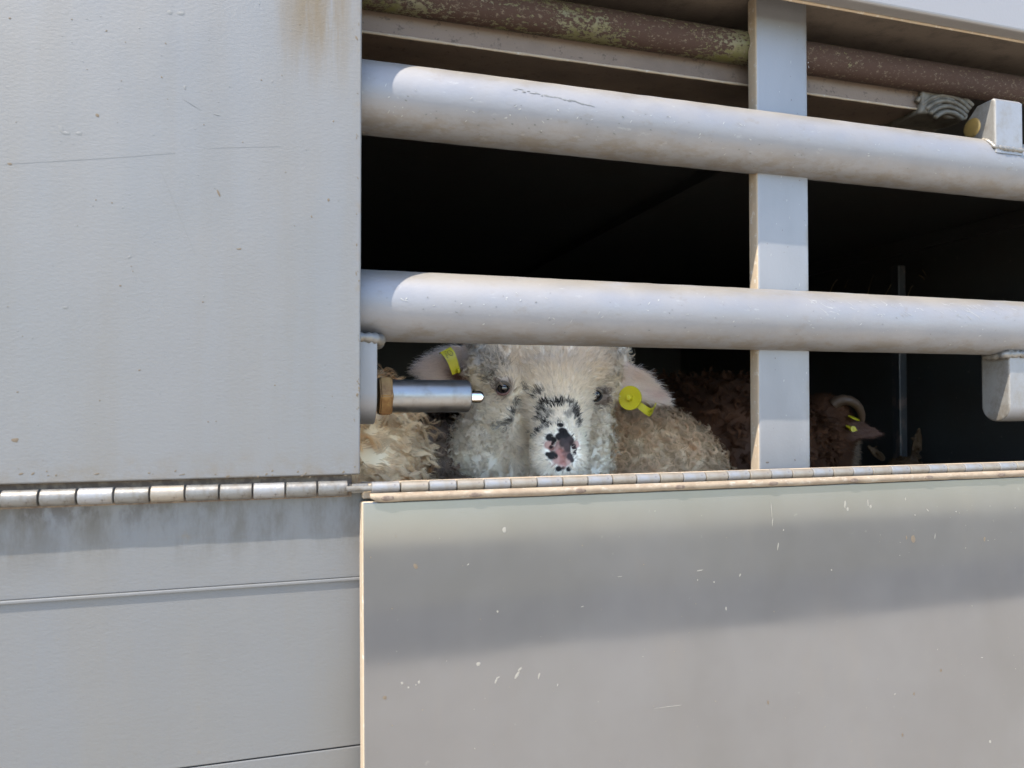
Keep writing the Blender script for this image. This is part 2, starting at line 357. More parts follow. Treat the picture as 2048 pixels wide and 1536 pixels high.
# interior shell
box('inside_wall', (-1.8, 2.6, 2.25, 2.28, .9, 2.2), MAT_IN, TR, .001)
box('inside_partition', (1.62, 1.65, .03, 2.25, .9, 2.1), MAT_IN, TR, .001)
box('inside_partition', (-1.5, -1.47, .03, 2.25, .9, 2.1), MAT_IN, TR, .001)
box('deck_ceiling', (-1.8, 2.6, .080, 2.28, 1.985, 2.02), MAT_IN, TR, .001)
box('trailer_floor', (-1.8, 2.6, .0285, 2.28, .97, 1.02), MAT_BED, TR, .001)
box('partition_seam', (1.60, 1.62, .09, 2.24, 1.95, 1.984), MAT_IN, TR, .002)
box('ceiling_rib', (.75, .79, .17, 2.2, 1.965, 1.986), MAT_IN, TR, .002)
p = at(1806, 740, .80)
box('stall_post', (p.x - .010, p.x + .012, .80, .825, 1.02, at(1806, 530, .80).z), MAT_INPOST, TR, .003, 3)
q = at(1262, 715, 1.3)
box('stall_post', (q.x - .008, q.x + .008, 1.3, 1.33, 1.02, at(1262, 625, 1.3).z), MAT_INPOST, TR, .003, 3)

# hinges ------------------------------------------------------------
def hinge(name, x0, pitch, n, yc, zc, r, pick, label):
    e = bpy.data.objects.new(name, None); COL.objects.link(e); e.parent = TR; e.location = Vector((x0, yc, zc)) - wloc(TR); e['label'] = label
    g = pitch * .018
    me0 = lathe_x('knuckle', [(0, r * .86), (g * 1.2, r), (pitch * .3, r * 1.012), (pitch * .6, r * .992), (pitch - g * 3.2, r), (pitch - g * 2, r * .86)], yc, zc, 24, .02)
    meshes = []
    for mt in MAT_KN:
        mm = me0.copy(); mm.materials.append(mt); mm.polygons.foreach_set('use_smooth', [True] * len(mm.polygons)); mm.set_sharp_from_angle(angle=rad(50)); meshes.append(mm)
    for k in range(n):
        o = bpy.data.objects.new('knuckle', meshes[pick(k)]); COL.objects.link(o); o.parent = e
        o.location = -wloc(e) + Vector((x0 + k * pitch, random.uniform(-.0002, .0002), random.uniform(-.00025, .00025)))
    me = lathe_x('pin', [(x0 - .02, r * .5), (x0 + n * pitch + (.012 if x0 < 0 else 0), r * .5)], yc, zc, 12)
    link('hinge_pin', me, MAT_KN[2], e)
    return e
NL = 44
hinge('panel_hinge', -.2008 - (NL - 10) * .02464, .02464, NL, .0025, HZ + .0004, .0062, lambda k: (2, 0, 2, 2, 0, 2, 1, 2)[k % 8], 'long piano hinge of the closed panel with worn grey knuckles')
HR = hinge('flap_hinge', .0632, .0237, 46, -.0055, HZ + .0003, .0047, lambda k: 1 if k % 2 else 0, 'long piano hinge of the flap with alternating grey and sandy knuckles')
# visible leaf of the flap hinge: a wavy, sandy strip with countersunk rivets
v, f = [], []
xs = np.linspace(.0615, 1.16, 260)
for x in xs:
    wv = .0008 * mnoise.noise(Vector((x * 22, 0, 0))) + .0005 * mnoise.noise(Vector((x * 70, 3, 0)))
    zt, zb = HZ - .0035, HZ - .0102 + wv + (max(0, .068 - x) * .5)
    for (yy, zz) in ((-.0098, zt), (-.0142, zt - .001), (-.0148, (zt + zb) / 2), (-.0140, zb + .0006), (-.0125, zb)): v.append((x, yy, zz))
for i in range(len(xs) - 1):
    for k in range(4):
        a = i * 5 + k; f.append((a, a + 5, a + 6, a + 1))
f.append((0, 1, 2, 3, 4))
link('hinge_leaf', pyd('hinge_leaf', v, f), MAT_LEAF, HR)
for xp in (775, 951, 1161, 1360, 1547, 1708, 1858, 2003):
    c = at(xp, 1010 - (xp - 724) * .036 - 16, -.0147)
    bm = bmesh.new(); bmesh.ops.create_uvsphere(bm, u_segments=14, v_segments=8, radius=1)
    for vv in bm.verts: vv.co = Vector((c.x + vv.co.x * .0056, -.0146 + vv.co.y * .0006, HZ - .0072 + vv.co.z * .0021))
    link('rivet', bm_mesh('rivet', bm), MAT_RIVET, HR)
# end of the hinge: clip where both hinges meet
box('hinge_clip', (.0475, .0615, -.002, .010, HZ - .004, HZ + .0035), MAT_KN[2], TR, .0012)
# drop flap, leaning out a little at the bottom ----------------------
FT, TILT = 1.4668, rad(5.5)
def flap_pt(x, dn, out=0):                # metres below the flap's top edge, metres proud of its face
    return Vector((x, -.0105 - dn * math.sin(TILT) - out * math.cos(TILT), FT - dn * math.cos(TILT) + out * math.sin(TILT) * -1))
bm = box_bm(.0552, 1.72, 0, .026, -.50, 0, .0017, 3)
for vv in bm.verts:
    dn, y = -vv.co.z, vv.co.y
    vv.co = Vector((vv.co.x, -.0105 - dn * math.sin(TILT) + y * math.cos(TILT), FT - dn * math.cos(TILT) - y * math.sin(TILT)))
me = bm_mesh('drop_flap', bm); me.materials.append(MAT_FLAP); me.materials.append(MAT_DUST)
for pl in me.polygons:
    if pl.normal.x < -.35 or pl.normal.z > .55: pl.material_index = 1
link('drop_flap', me, [], TR, auto=12, label='folded-down aluminium flap below the bay with dried specks')

# ears on the rails and the latch ------------------------------------
def ear(name, x0, x1, y0, y1, zj, ztip, mat, bev=.0022):      # rounded tab in the YZ plane
    r = (y1 - y0) / 2; s = 1 if ztip > zj else -1; n = 18; outl = [(y0, zj)]
    rr = r if s < 0 else .006
    if s < 0:
        for a in np.linspace(math.pi, 2 * math.pi, n): outl.append(((y0 + y1) / 2 + r * math.cos(a), ztip + r + r * math.sin(a)))
    else:
        outl += [(y0, ztip - .003), (y0 + .003, ztip), (y1 - .012, ztip - .001), (y1, ztip - .012)]
    outl.append((y1, zj))
    bm = bmesh.new(); vs = [bm.verts.new((x0, y, z)) for y, z in outl]; fc = bm.faces.new(vs)
    ex = bmesh.ops.extrude_face_region(bm, geom=[fc])
    for g in ex['geom']:
        if isinstance(g, bmesh.types.BMVert): g.co.x = x1
    bmesh.ops.recalc_face_normals(bm, faces=bm.faces)
    es = [e for e in bm.edges if abs(e.verts[0].co.x - e.verts[1].co.x) < 1e-7]
    bmesh.ops.bevel(bm, geom=es, offset=bev, segments=3, affect='EDGES', profile=.5)
    return link(name, bm_mesh(name, bm), mat, TR, auto=14)
def blobs(name, pts, r, mat, parent=None):
    bm = bmesh.new()
    for p in pts:
        t = bmesh.ops.create_icosphere(bm, subdivisions=2, radius=r)['verts']
        for vv in t: vv.co = Vector((vv.co.x * 1.0, vv.co.y, vv.co.z * .8)) + Vector(p)
    tmp = link(name, bm_mesh(name, bm), mat, parent)
    return tmp
e1 = ear('latch_ear', at(2019, 740, .033).x, .835, .033, .070, 1.606, 1.5235, MAT_CAST); e1['label'] = 'rounded tab hanging under the lower rail'
e2 = ear('latch_ear', .7590, .80, .0180, .0535, 1.828, 1.8905, MAT_CAST); e2['label'] = 'square tab standing on the upper rail'
e3 = ear('latch_ear', .045, .0705, .020, .075, 1.606, 1.5275, MAT_CAST, .0012); e3['label'] = 'latch plate under the lower rail beside the closed panel'
for o in (e1, e2, e3):
    o.data.materials.append(MAT_POST)
    for pl in o.data.polygons:
        if abs(pl.normal.x) < .5: pl.material_index = 1
    if o is not e3:
        o.data.materials.append(MAT_DUST)
def weld(pts, r, mat=MAT_WELD):
    P = [Vector(p) for p in pts]; out = []
    for i in range(len(P) - 1):
        n = max(2, int((P[i + 1] - P[i]).length / (r * .55)))
        for k in range(n): out.append(P[i].lerp(P[i + 1], k / n) + Vector((random.uniform(-1, 1), random.uniform(-1, 1), random.uniform(-1, 1))) * r * .12)
    v, f = tube_path(out, [r * (1 + .16 * math.sin(k * 2.4) + random.uniform(-.2, .2)) for k in range(len(out))], 10)
    return link('weld_bead', pyd('weld_bead', v, f), mat, TR)
weld([(.786, .060, 1.600), (.7868, .044, 1.6), (.789, .0345, 1.6015), (.81, .033, 1.602), (.838, .033, 1.602)], .0042)
weld([(.7585, .034, 1.8475), (.7585, .026, 1.842), (.7592, .0195, 1.8345), (.775, .0185, 1.8335), (.80, .0185, 1.8335)], .0026)
weld([(.046, .021, 1.603), (.066, .021, 1.6025), (.073, .026, 1.601), (.0735, .05, 1.599)], .0046)
# spring latch
LA = Vector((0, .056, 1.5526)); 
def lx(px_): return at(px_, 792, .056).x
eL = bpy.data.objects.new('spring_latch', None); COL.objects.link(eL); eL.parent = TR; eL.location = Vector((lx(755), LA.y, LA.z)) - wloc(TR); eL['label'] = 'bare steel spring plunger with rusty nut pointing into the bay'
bm = bmesh.new(); rn = .0195
prof = [(lx(755), .86), (lx(757.5), 1), (lx(780), 1), (lx(783), .88)]
rings = [[bm.verts.new((x, LA.y + rn * s * math.cos(a), LA.z + rn * s * math.sin(a))) for a in np.linspace(rad(0), rad(360), 7)[:-1]] for x, s in prof]
for i in range(3):
    for k in range(6): bm.faces.new((rings[i][k], rings[i][(k + 1) % 6], rings[i + 1][(k + 1) % 6], rings[i + 1][k]))
bm.faces.new(rings[0][::-1]); bm.faces.new(rings[3]); bmesh.ops.recalc_face_normals(bm, faces=bm.faces)
bmesh.ops.bevel(bm, geom=bm.edges[:], offset=.001, segments=2, affect='EDGES')
link('nut', bm_mesh('nut', bm), MAT_NUT, eL, auto=35)
RC = .0150
link('barrel', lathe_x('barrel', [(lx(781), RC), (lx(932), RC), (lx(936), RC * .965), (lx(938), RC * .88)], LA.y, LA.z, 48, .004), MAT_STEEL, eL, auto=30)
link('plunger', lathe_x('plunger', [(lx(930), .0058), (lx(960), .0058), (lx(964.5), .0049), (lx(967), .0028)], LA.y, LA.z - .0008, 32), MAT_PIN, eL, auto=60)
# brass bolt at the upper tab
bx = at(1945, 246, .046).x
link('brass_bolt', lathe_x('brass_bolt', [(bx, .0085), (bx + .001, .0112), (bx + .0045, .0128), (bx + .0050, .0120), (bx + .0056, .0130), (.766, .0136)], .048, 1.866, 32), MAT_BRASS, TR, auto=60)

# dried splashes, flecks and scratches -------------------------------
def splat_mesh(surf, marks):               # surf(x_px, y_px) -> (point, right, up, out)
    v, f = [], []
    for (x, y, w_, h_, an) in marks:
        p, rt, up, out = surf(x, y); n = 11; ph = random.random() * 9; i0 = len(v)
        v.append(p + out * .00035)
        for k in range(n):
            a = 2 * math.pi * k / n; rr = 1 + .45 * mnoise.noise(Vector((math.cos(a) * 1.3 + ph, math.sin(a) * 1.3, ph)))
            ca, sa = math.cos(an), math.sin(an); dx, dz = w_ * rr * math.cos(a), h_ * rr * math.sin(a)
            v.append(p + rt * (dx * ca - dz * sa) + up * (dx * sa + dz * ca) + out * .00008)
        for k in range(n): f.append((i0, i0 + 1 + k, i0 + 1 + (k + 1) % n))
    return v, f
nF = Vector((0, -math.cos(TILT), math.sin(TILT))); uF = Vector((0, math.sin(TILT), math.cos(TILT))); pF0 = Vector((0, -.0105, FT)); X1 = Vector((1, 0, 0))
def surf_flap(x, y):
    d = Vector(ray(x, y)); c = Vector(vC); t = (pF0 - c).dot(nF) / d.dot(nF); return c + d * t, X1, uF, nF
def surf_panel(x, y): return at(x, y, 0), X1, Vector((0, 0, 1)), Vector((0, -1, 0))
def surf_wall(x, y): return at(x, y, .0098), X1, Vector((0, 0, 1)), Vector((0, -1, 0))
def surf_post(x, y): return at(x, y, .0495), X1, Vector((0, 0, 1)), Vector((0, -1, 0))
def surf_tube(i):
    z = TZ[i]
    def s(x, y):
        d = ray(x, y); c = vC; a = d[1] ** 2 + d[2] ** 2; b_ = 2 * (d[1] * (c[1] - .05) + d[2] * (c[2] - z)); cc = (c[1] - .05) ** 2 + (c[2] - z) ** 2 - .0321 ** 2
        t = (-b_ - math.sqrt(max(0, b_ * b_ - 4 * a * cc))) / (2 * a); p = c + t * d; o = Vector((0, p[1] - .05, p[2] - z)).normalized()
        return Vector(p), X1, X1.cross(o) * -1, o
    return s
U = random.uniform
def mk(name, surf, marks, mat, label=None): v, f = splat_mesh(surf, marks); return link(name, pyd(name, v, f), mat, TR, True, label, kind='stuff')
fl = [(1009, 1060, .0024, .0028, 0), (957, 1328, .0022, .0021, 0), (1034, 1350, .0016, .0042, -.6), (1040, 1338, .003, .0012, .6), (1078, 1352, .001, .0035, -.3), (992, 1362, .0012, .0026, -.5), (996, 1355, .0022, .0008, .4),
      (804, 1366, .0014, .0014, 0), (817, 1375, .001, .001, 0), (838, 1364, .0012, .0018, 0), (832, 1370, .0008, .0008, 0), (995, 1223, .0011, .0011, 0), (936, 1129, .0017, .0006, .6), (1115, 1370, .0007, .0016, -.4),
      (1690, 1010, .0016, .0052, -.15), (1695, 1018, .0018, .0024, 0), (1736, 1006, .001, .0042, 0), (1741, 1013, .0018, .002, 0), (1811, 998, .0008, .002, 0), (1855, 1020, .0009, .0024, .7), (1830, 1030, .0009, .001, 0), (1543, 1020, .0004, .010, .02), (1545, 1044, .0005, .0045, -.2),
      (1556, 1093, .0006, .005, -.25), (1567, 1060, .001, .001, 0), (1870, 1072, .0005, .0040, -.25), (1240, 1153, .0032, .0003, .02), (1165, 1213, .002, .0004, .25), (1400, 1141, .0045, .0006, .1), (1428, 1164, .0010, .001, 0), (1452, 1217, .0009, .0022, 0), (1480, 1150, .001, .002, -.6),
      (1340, 1413, .020, .0003, -.01), (1790, 1388, .0018, .0007, .3), (1980, 1483, .002, .002, 0), (1964, 1315, .002, .0005, -.1), (1912, 1023, .001, .001, 0), (1980, 1012, .0006, .0006, 0), (2030, 1016, .0012, .0005, .2), (1663, 1140, .001, .001, 0), (1395, 1160, .0008, .0008, 0)]
fl += [(U(740, 2040), U(1010, 1530), *(lambda s: (s, s * U(.6, 1.5)))(U(.00025, .0006)), U(0, 3)) for _ in range(24)]
fl += [(U(1900, 2040), U(1010, 1080), .0003, U(.0004, .0009), U(0, 3)) for _ in range(9)]
mk('dried_splash', surf_flap, [(x, y, a * .75, b_ * .75, c) for x, y, a, b_, c in fl], MAT_CREAM)
mk('brown_fleck', surf_flap, [(832, 1133, .0016, .0024, .6), (1826, 1078, .0028, .0032, 0), (1813, 1075, .001, .002, 0), (1969, 1078, .0014, .0024, -.2), (770, 1395, .0015, .0014, 0), (1805, 1470, .001, .0016, 0), (1828, 1388, .001, .0014, 0), (1882, 1341, .0014, .0014, 0), (1536, 1405, .001, .0016, 0)]
   + [(U(740, 2040), U(1010, 1530), *(lambda s: (s, s * U(.6, 1.5)))(U(.0002, .0006)), U(0, 3)) for _ in range(40)], MAT_BROWN)
mk('dark_fleck', surf_flap, [(U(740, 2040), U(1010, 1530), *(lambda s: (s, s * U(.6, 1.5)))(U(.0002, .0005)), U(0, 3)) for _ in range(34)], MAT_DARK)
mk('brown_fleck', surf_panel, [(437, 386, .0009, .003, .35), (195, 231, .0014, .0012, 0), (478, 498, .0022, .0007, .1), (657, 400, .001, .0012, 0), (30, 880, .0026, .0016, 0), (20, 328, .0016, .0009, 0)]
   + [(U(5, 715), U(5, 940), *(lambda s: (s, s * U(.5, 1.6)))(U(.0002, .0006)), U(0, 3)) for _ in range(45)]
   + [(718 - abs(random.gauss(0, 4)), U(20, 935), U(.0002, .0008), U(.0004, .0022), U(0, 1)) for _ in range(24)] + [(U(5, 700), 955 - U(0, 14), U(.0004, .0016), U(.0003, .0008), U(0, 1)) for _ in range(26)], MAT_BROWN)
mk('dark_fleck', surf_panel, [(122, 259, .0014, .0034, .5), (132, 266, .0032, .0012, -.1), (158, 267, .0022, .0012, .1), (362, 27, .003, .0014, .1), (340, 25, .002, .0016, 0), (259, 514, .0014, .0009, .8), (130, 615, .002, .001, 0), (435, 230, .0036, .0004, -.2), (382, 208, .009, .00022, -.5), (370, 175, .001, .0018, 0)]
   + [(U(5, 715), U(5, 940), *(lambda s: (s, s * U(.5, 1.6)))(U(.0002, .0005)), U(0, 3)) for _ in range(70)], MAT_SCRD)
def scratch(name, surf, pts, wd, mat):
    v, f = [], []
    for i, (x, y) in enumerate(pts):
        p, rt, up, out = surf(x, y); x2, y2 = pts[min(i + 1, len(pts) - 1)]; x1, y1 = pts[max(0, i - 1)]; d = Vector((x2 - x1, y2 - y1)).normalized(); sd = rt * -d.y + up * -d.x
        for s in (-1, 1): v.append(p + sd * s * wd + out * .0001)
    for i in range(len(pts) - 1): f.append((2 * i, 2 * i + 1, 2 * i + 3, 2 * i + 2))
    return link(name, pyd(name, v, f), mat, TR, kind='stuff')
scratch('scratch', surf_panel, [(320, 338), (340, 385), (362, 440), (390, 508)], .00022, MAT_SCRD)
scratch('scratch', surf_panel, [(10, 328), (120, 322), (250, 314), (350, 306)], .0002, MAT_SCRD)
scratch('scratch', surf_panel, [(420, 296), (560, 293)], .00015, MAT_SCRD)
for i in range(2):
    s = surf_tube(i); y0 = (lambda x: 205 + (x - 724) * .112) if i == 0 else (lambda x: 612 + (x - 724) * .032)
    mk('pale_scuff', s, [(lambda x, o: (x, y0(x) + o, U(.0004, .0020), U(.00018, .0006), U(-.9, 1.2)))(U(760, 2040), max(-40, min(40, random.gauss(-10, 22)))) for _ in range(60)]
       + ([(lambda x: (x, y0(x) - U(14, 42), U(.001, .005), U(.00018, .0005), U(-.9, -.2)))(U(1620, 2040)) for _ in range(70)] if i else []), MAT_SCR)
    mk('dark_scuff', s, ([(1030 + k * 9, 178 + k * 1.9 + U(-2, 2), U(.001, .004), U(.0003, .0010), U(-.3, .1)) for k in range(18)] if i == 0 else [])
       + [(lambda x: (x, y0(x) + max(-40, min(40, random.gauss(0, 26))), U(.0004, .0014), U(.0003, .0007), U(-.5, .5)))(U(760, 2040)) for _ in range(40)], MAT_SCRD)
mk('dark_fleck', surf_post, [(1535, 925, .002, .0009, 0), (1590, 920, .0008, .0009, 0)] + [(U(1530, 1620), U(30, 920), U(.0002, .0007), U(.0002, .0008), 0) for _ in range(26)], MAT_DARK)
mk('pale_scuff', surf_post, [(U(1530, 1620), U(30, 920), U(.0002, .0006), U(.0004, .0018), U(-.4, .4)) for _ in range(26)], MAT_SCR)
# straw caught under the deck
v, f = [], []
for (x0, y0, x1, y1, Y) in [(1935, 615, 2040, 490, .9), (1968, 575, 2046, 480, .95), (1910, 540, 1978, 505, 1.0), (1770, 592, 1795, 555, .85), (1735, 590, 1748, 550, .9), (1660, 585, 1675, 560, .9), (2005, 620, 2048, 560, 1.0), (1925, 520, 1950, 504, 1.0), (1838, 550, 1860, 575, .9), (1815, 595, 1826, 572, .8), (1690, 575, 1700, 560, .9), (1845, 540, 1858, 570, .9)]:
    a, b_ = at(x0, y0, Y), at(x1, y1, Y + .1); n = 5
    pts = [a.lerp(b_, k / n) + Vector((0, 0, .006 * math.sin(k / n * 3))) for k in range(n + 1)]
    vv, ff = tube_path(pts, [.0012] * (n + 1), 5); o_ = len(v); v += vv; f += [tuple(i + o_ for i in q_) for q_ in ff]
props(link('straw', pyd('straw', v, f), MAT_STRAW, None), 'loose dry straw stalks hanging under the deck inside the bay', 'straw', kind='stuff')

# ------------------------------------------------------------------ animals
def blob_body(name, chains, voxel=.004, smooth=5, leaves=()):
    """One continuous skin: tapered chains of spheres merged into a single surface. chains: [(points, radii), ...]"""
    bm = bmesh.new()
    for pts, rads_ in chains:
        pts = [Vector(p) for p in pts]
        for i in range(max(1, len(pts) - 1)):
            a = pts[i]; b_ = pts[min(i + 1, len(pts) - 1)]; ra, rb = rads_[i], rads_[min(i + 1, len(pts) - 1)]
            n = max(1, int((b_ - a).length / (min(ra, rb) * .28)))
            for k in range(n + 1):
                t = k / n; r = ra + (rb - ra) * t; c = a.lerp(b_, t)
                for vv in bmesh.ops.create_icosphere(bm, subdivisions=2 if r < .05 else 3, radius=r)['verts']: vv.co += c
    for v, f in leaves:
        vs = [bm.verts.new(p) for p in v]
        for q_ in f: bm.faces.new([vs[i] for i in q_])
    me = bm_mesh('tmp', bm); tsc = bpy.data.scenes.new('tmp'); o = bpy.data.objects.new('tmp', me); tsc.collection.objects.link(o)
    md = o.modifiers.new('r', 'REMESH'); md.mode = 'VOXEL'; md.voxel_size = voxel
    if smooth: ms = o.modifiers.new('s', 'SMOOTH'); ms.factor = .5; ms.iterations = smooth
    vl = tsc.view_layers[0]; vl.update(); dg = vl.depsgraph; out = bpy.data.meshes.new_from_object(o.evaluated_get(dg))
    bpy.data.objects.remove(o); bpy.data.scenes.remove(tsc); out.name = name; return out
def leaf(base, tip, up, width, thick=.006, cup=.35, n=14, mseg=9, bulge=.42, bend=Vector((0, 0, 0))):
    """A cupped ear: closed solid shell following base->tip; `up` is the direction across its width."""
    base, tip, up = Vector(base), Vector(tip), Vector(up).normalized(); ax = (tip - base); out = ax.cross(up).normalized()
    if out.y > 0: out = -out                      # concave side faces the camera side
    v, f = [], []
    for layer in (0, 1):
        for i in range(n + 1):
            s = i / n; c = base + ax * s + bend * (4 * s * (1 - s))
            hw = width * .5 * max(.10, (math.sin(math.pi * min(1, s ** .62 * .98 + .02))) ** .55 if s > .25 else .62 + 1.2 * s * .9)
            hw = min(hw, width * .5)
            for j in range(mseg + 1):
                t = -1 + 2 * j / mseg
                v.append(c + up * t * hw + out * (cup * hw * (t * t)) - out * (thick * layer) * (1 if abs(t) < .99 else .5))
    A = (n + 1) * (mseg + 1)
    g = lambda l, i, j: l * A + i * (mseg + 1) + j
    for i in range(n):
        for j in range(mseg):
            f.append((g(0, i, j), g(0, i, j + 1), g(0, i + 1, j + 1), g(0, i + 1, j))); f.append((g(1, i, j), g(1, i + 1, j), g(1, i + 1, j + 1), g(1, i, j + 1)))
        f.append((g(0, i, 0), g(0, i + 1, 0), g(1, i + 1, 0), g(1, i, 0))); f.append((g(0, i, mseg), g(1, i, mseg), g(1, i + 1, mseg), g(0, i + 1, mseg)))
    for j in range(mseg):
        f.append((g(0, 0, j), g(1, 0, j), g(1, 0, j + 1), g(0, 0, j + 1))); f.append((g(0, n, j), g(0, n, j + 1), g(1, n, j + 1), g(1, n, j)))
    return v, f
def arr(v): return np.array([tuple(p) for p in v], dtype=np.float64)
def nrm(a): return a / np.maximum(1e-9, np.linalg.norm(a, axis=1, keepdims=True))
def sample(me, count, weight):
    me.calc_loop_triangles(); nt = len(me.loop_triangles)
    tri = np.empty(nt * 3, np.int32); me.loop_triangles.foreach_get('vertices', tri); tri = tri.reshape(-1, 3)
    co = np.empty(len(me.vertices) * 3, np.float32); me.vertices.foreach_get('co', co); co = co.reshape(-1, 3).astype(np.float64)
    no = np.empty(len(me.vertices) * 3, np.float32); me.vertices.foreach_get('normal', no); no = no.reshape(-1, 3).astype(np.float64)
    a, b_, c = co[tri[:, 0]], co[tri[:, 1]], co[tri[:, 2]]
    ar = np.linalg.norm(np.cross(b_ - a, c - a), axis=1) * .5
    cen = (a + b_ + c) / 3; cn = nrm(no[tri].mean(1)); wt = ar * weight(cen, cn)
    idx = RNG.choice(nt, count, p=wt / wt.sum()); r1 = np.sqrt(RNG.random(count)); r2 = RNG.random(count)
    w0, w1, w2 = (1 - r1)[:, None], (r1 * (1 - r2))[:, None], (r1 * r2)[:, None]
    P = a[idx] * w0 + b_[idx] * w1 + c[idx] * w2; N = nrm(no[tri[idx, 0]] * w0 + no[tri[idx, 1]] * w1 + no[tri[idx, 2]] * w2)
    return P, N
def strands(name, P, N, T, L, W, lean, cr, turns, segs, sides, c0, c1, parent, jit=.25, droop=0., clump=0, tight=.8):
    """Many tapering fibres as one mesh. lean 0..1 from upright to flat; cr curl radius, turns curl count."""
    n = len(P); one = np.ones(n); L = one * L; W = one * W; lean = one * lean; cr = one * cr; turns = one * turns
    d = nrm(N * (1 - lean)[:, None] + T * lean[:, None] + RNG.normal(0, jit, (n, 3)))
    A = nrm(np.cross(d, RNG.normal(0, 1, (n, 3)))); B = np.cross(d, A); ph = RNG.random(n) * 6.283; sg = np.where(RNG.random(n) < .5, -1., 1.)
    cap = lambda c: c * np.minimum(1., .92 / np.maximum(1e-6, c.max(1, keepdims=True)))
    ci = None
    if clump:
        from mathutils.kdtree import KDTree
        sel = RNG.choice(n, min(clump, n), replace=False); kd = KDTree(len(sel))
        for q_, i_ in enumerate(sel): kd.insert(P[i_], q_)
        kd.balance(); ci = sel[np.array([kd.find(p_)[1] for p_ in P])]
        off = P - P[ci]; d, A, B, ph, sg, L, cr, turns = d[ci], A[ci], B[ci], ph[ci] + RNG.normal(0, .12, n), sg[ci], L[ci] * RNG.uniform(.85, 1.1, n), cr[ci], turns[ci]
        br = RNG.uniform(.82, 1.12, n)[ci][:, None]; c0 = c0 * br; c1 = c1 * br
    c0, c1 = cap(c0), cap(c1); pts = []
    for k in range(segs + 1):
        s = k / segs; ang = ph + sg * turns * 6.283 * s; amp = cr * min(1., s * 2.2)
        p = P + d * (L * s)[:, None] + A * (amp * np.cos(ang))[:, None] + B * (amp * np.sin(ang))[:, None]
        p = p - (A * (amp * np.cos(ph))[:, None] + B * (amp * np.sin(ph))[:, None]) * .55
        p[:, 2] -= droop * L * s * s
        if ci is not None: p = p - off * (tight * min(1., s * 1.6))
        pts.append(p)
    V = np.zeros((segs + 1, sides, n, 3))
    for k in range(segs + 1):
        t = nrm(pts[min(k + 1, segs)] - pts[max(k - 1, 0)]); q = nrm(np.cross(t, N + 1e-3)); r_ = np.cross(t, q)
        wk = (W * (1 - .75 * (k / segs) ** 1.5))[:, None]
        for j in range(sides):
            a = 2 * math.pi * j / sides; V[k, j] = pts[k] + wk * (q * math.cos(a) + r_ * math.sin(a))
    V = V.transpose(2, 0, 1, 3).reshape(-1, 3); per = (segs + 1) * sides
    F = []
    ss = range(sides) if sides > 2 else range(1)
    for k in range(segs):
        for j in ss:
            j2 = (j + 1) % sides; F.append((k * sides + j, k * sides + j2, (k + 1) * sides + j2, (k + 1) * sides + j))
    F = np.array(F, np.int32); FF = (F[None] + (np.arange(n, dtype=np.int32) * per)[:, None, None]).reshape(-1, 4)
    me = bpy.data.meshes.new(name); me.vertices.add(len(V)); me.vertices.foreach_set('co', V.astype(np.float32).ravel())
    me.loops.add(FF.size); me.loops.foreach_set('vertex_index', FF.ravel()); me.polygons.add(len(FF))
    me.polygons.foreach_set('loop_start', np.arange(len(FF), dtype=np.int32) * 4)
    me.update(calc_edges=True)
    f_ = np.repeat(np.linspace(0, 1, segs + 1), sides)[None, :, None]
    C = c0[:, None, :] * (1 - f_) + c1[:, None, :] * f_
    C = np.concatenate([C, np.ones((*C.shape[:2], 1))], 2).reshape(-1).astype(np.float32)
    ca = me.color_attributes.new('Col', 'FLOAT_COLOR', 'POINT'); ca.data.foreach_set('color', C)
    return link(name, me, MAT_FIBRE, parent, True, kind='stuff')
def paint(me, fn):
    n = len(me.vertices); co = np.empty(n * 3, np.float32); me.vertices.foreach_get('co', co); co = co.reshape(-1, 3).astype(np.float64)
    C = np.concatenate([fn(co), np.ones((n, 1))], 1).astype(np.float32)
    ca = me.color_attributes.new('Col', 'FLOAT_COLOR', 'POINT'); ca.data.foreach_set('color', C.ravel())
def vnoise(P):
    I = np.floor(P).astype(np.int64); f = P - I; f = f * f * (3 - 2 * f); out = np.zeros(len(P))
    for dx in (0, 1):
        for dy in (0, 1):
            for dz in (0, 1):
                h = ((I[:, 0] + dx) * 374761393 + (I[:, 1] + dy) * 668265263 + (I[:, 2] + dz) * 2147483647) & 0xffffffff
                h = ((h ^ (h >> 13)) * 1274126177) & 0xffffffff; h = (h ^ (h >> 16)) & 0xffff
                out += (h / 32767.5 - 1) * (f[:, 0] if dx else 1 - f[:, 0]) * (f[:, 1] if dy else 1 - f[:, 1]) * (f[:, 2] if dz else 1 - f[:, 2])
    return out
def fbm(P, sc, seed=0):
    Q = P * sc + np.array([seed * 7.3, seed * 2.3, 1.7]); return vnoise(Q) + .5 * vnoise(Q * 2.03 + 11) + .25 * vnoise(Q * 4.1 + 5)
def hit(bvh, x, y, fallback):
    h = bvh.ray_cast(Vector(vC), Vector(ray(x, y)).normalized()); return h[0] if h[0] is not None else at(x, y, fallback)
def tangent_from(P, N, src):
    t = P - np.array(src)[None]; t = t - N * (t * N).sum(1, keepdims=True); return nrm(t)
FLOOR = 1.0205
def legs(xs, top, r=.022):
    return [([(x, y, top), (x + .004, y - .01, FLOOR + .18), (x, y + .006, FLOOR + .07), (x, y, FLOOR + .022)], [r * 1.7, r * .95, r * .75, r]) for x, y in xs]
def sph(me_c, P): return None

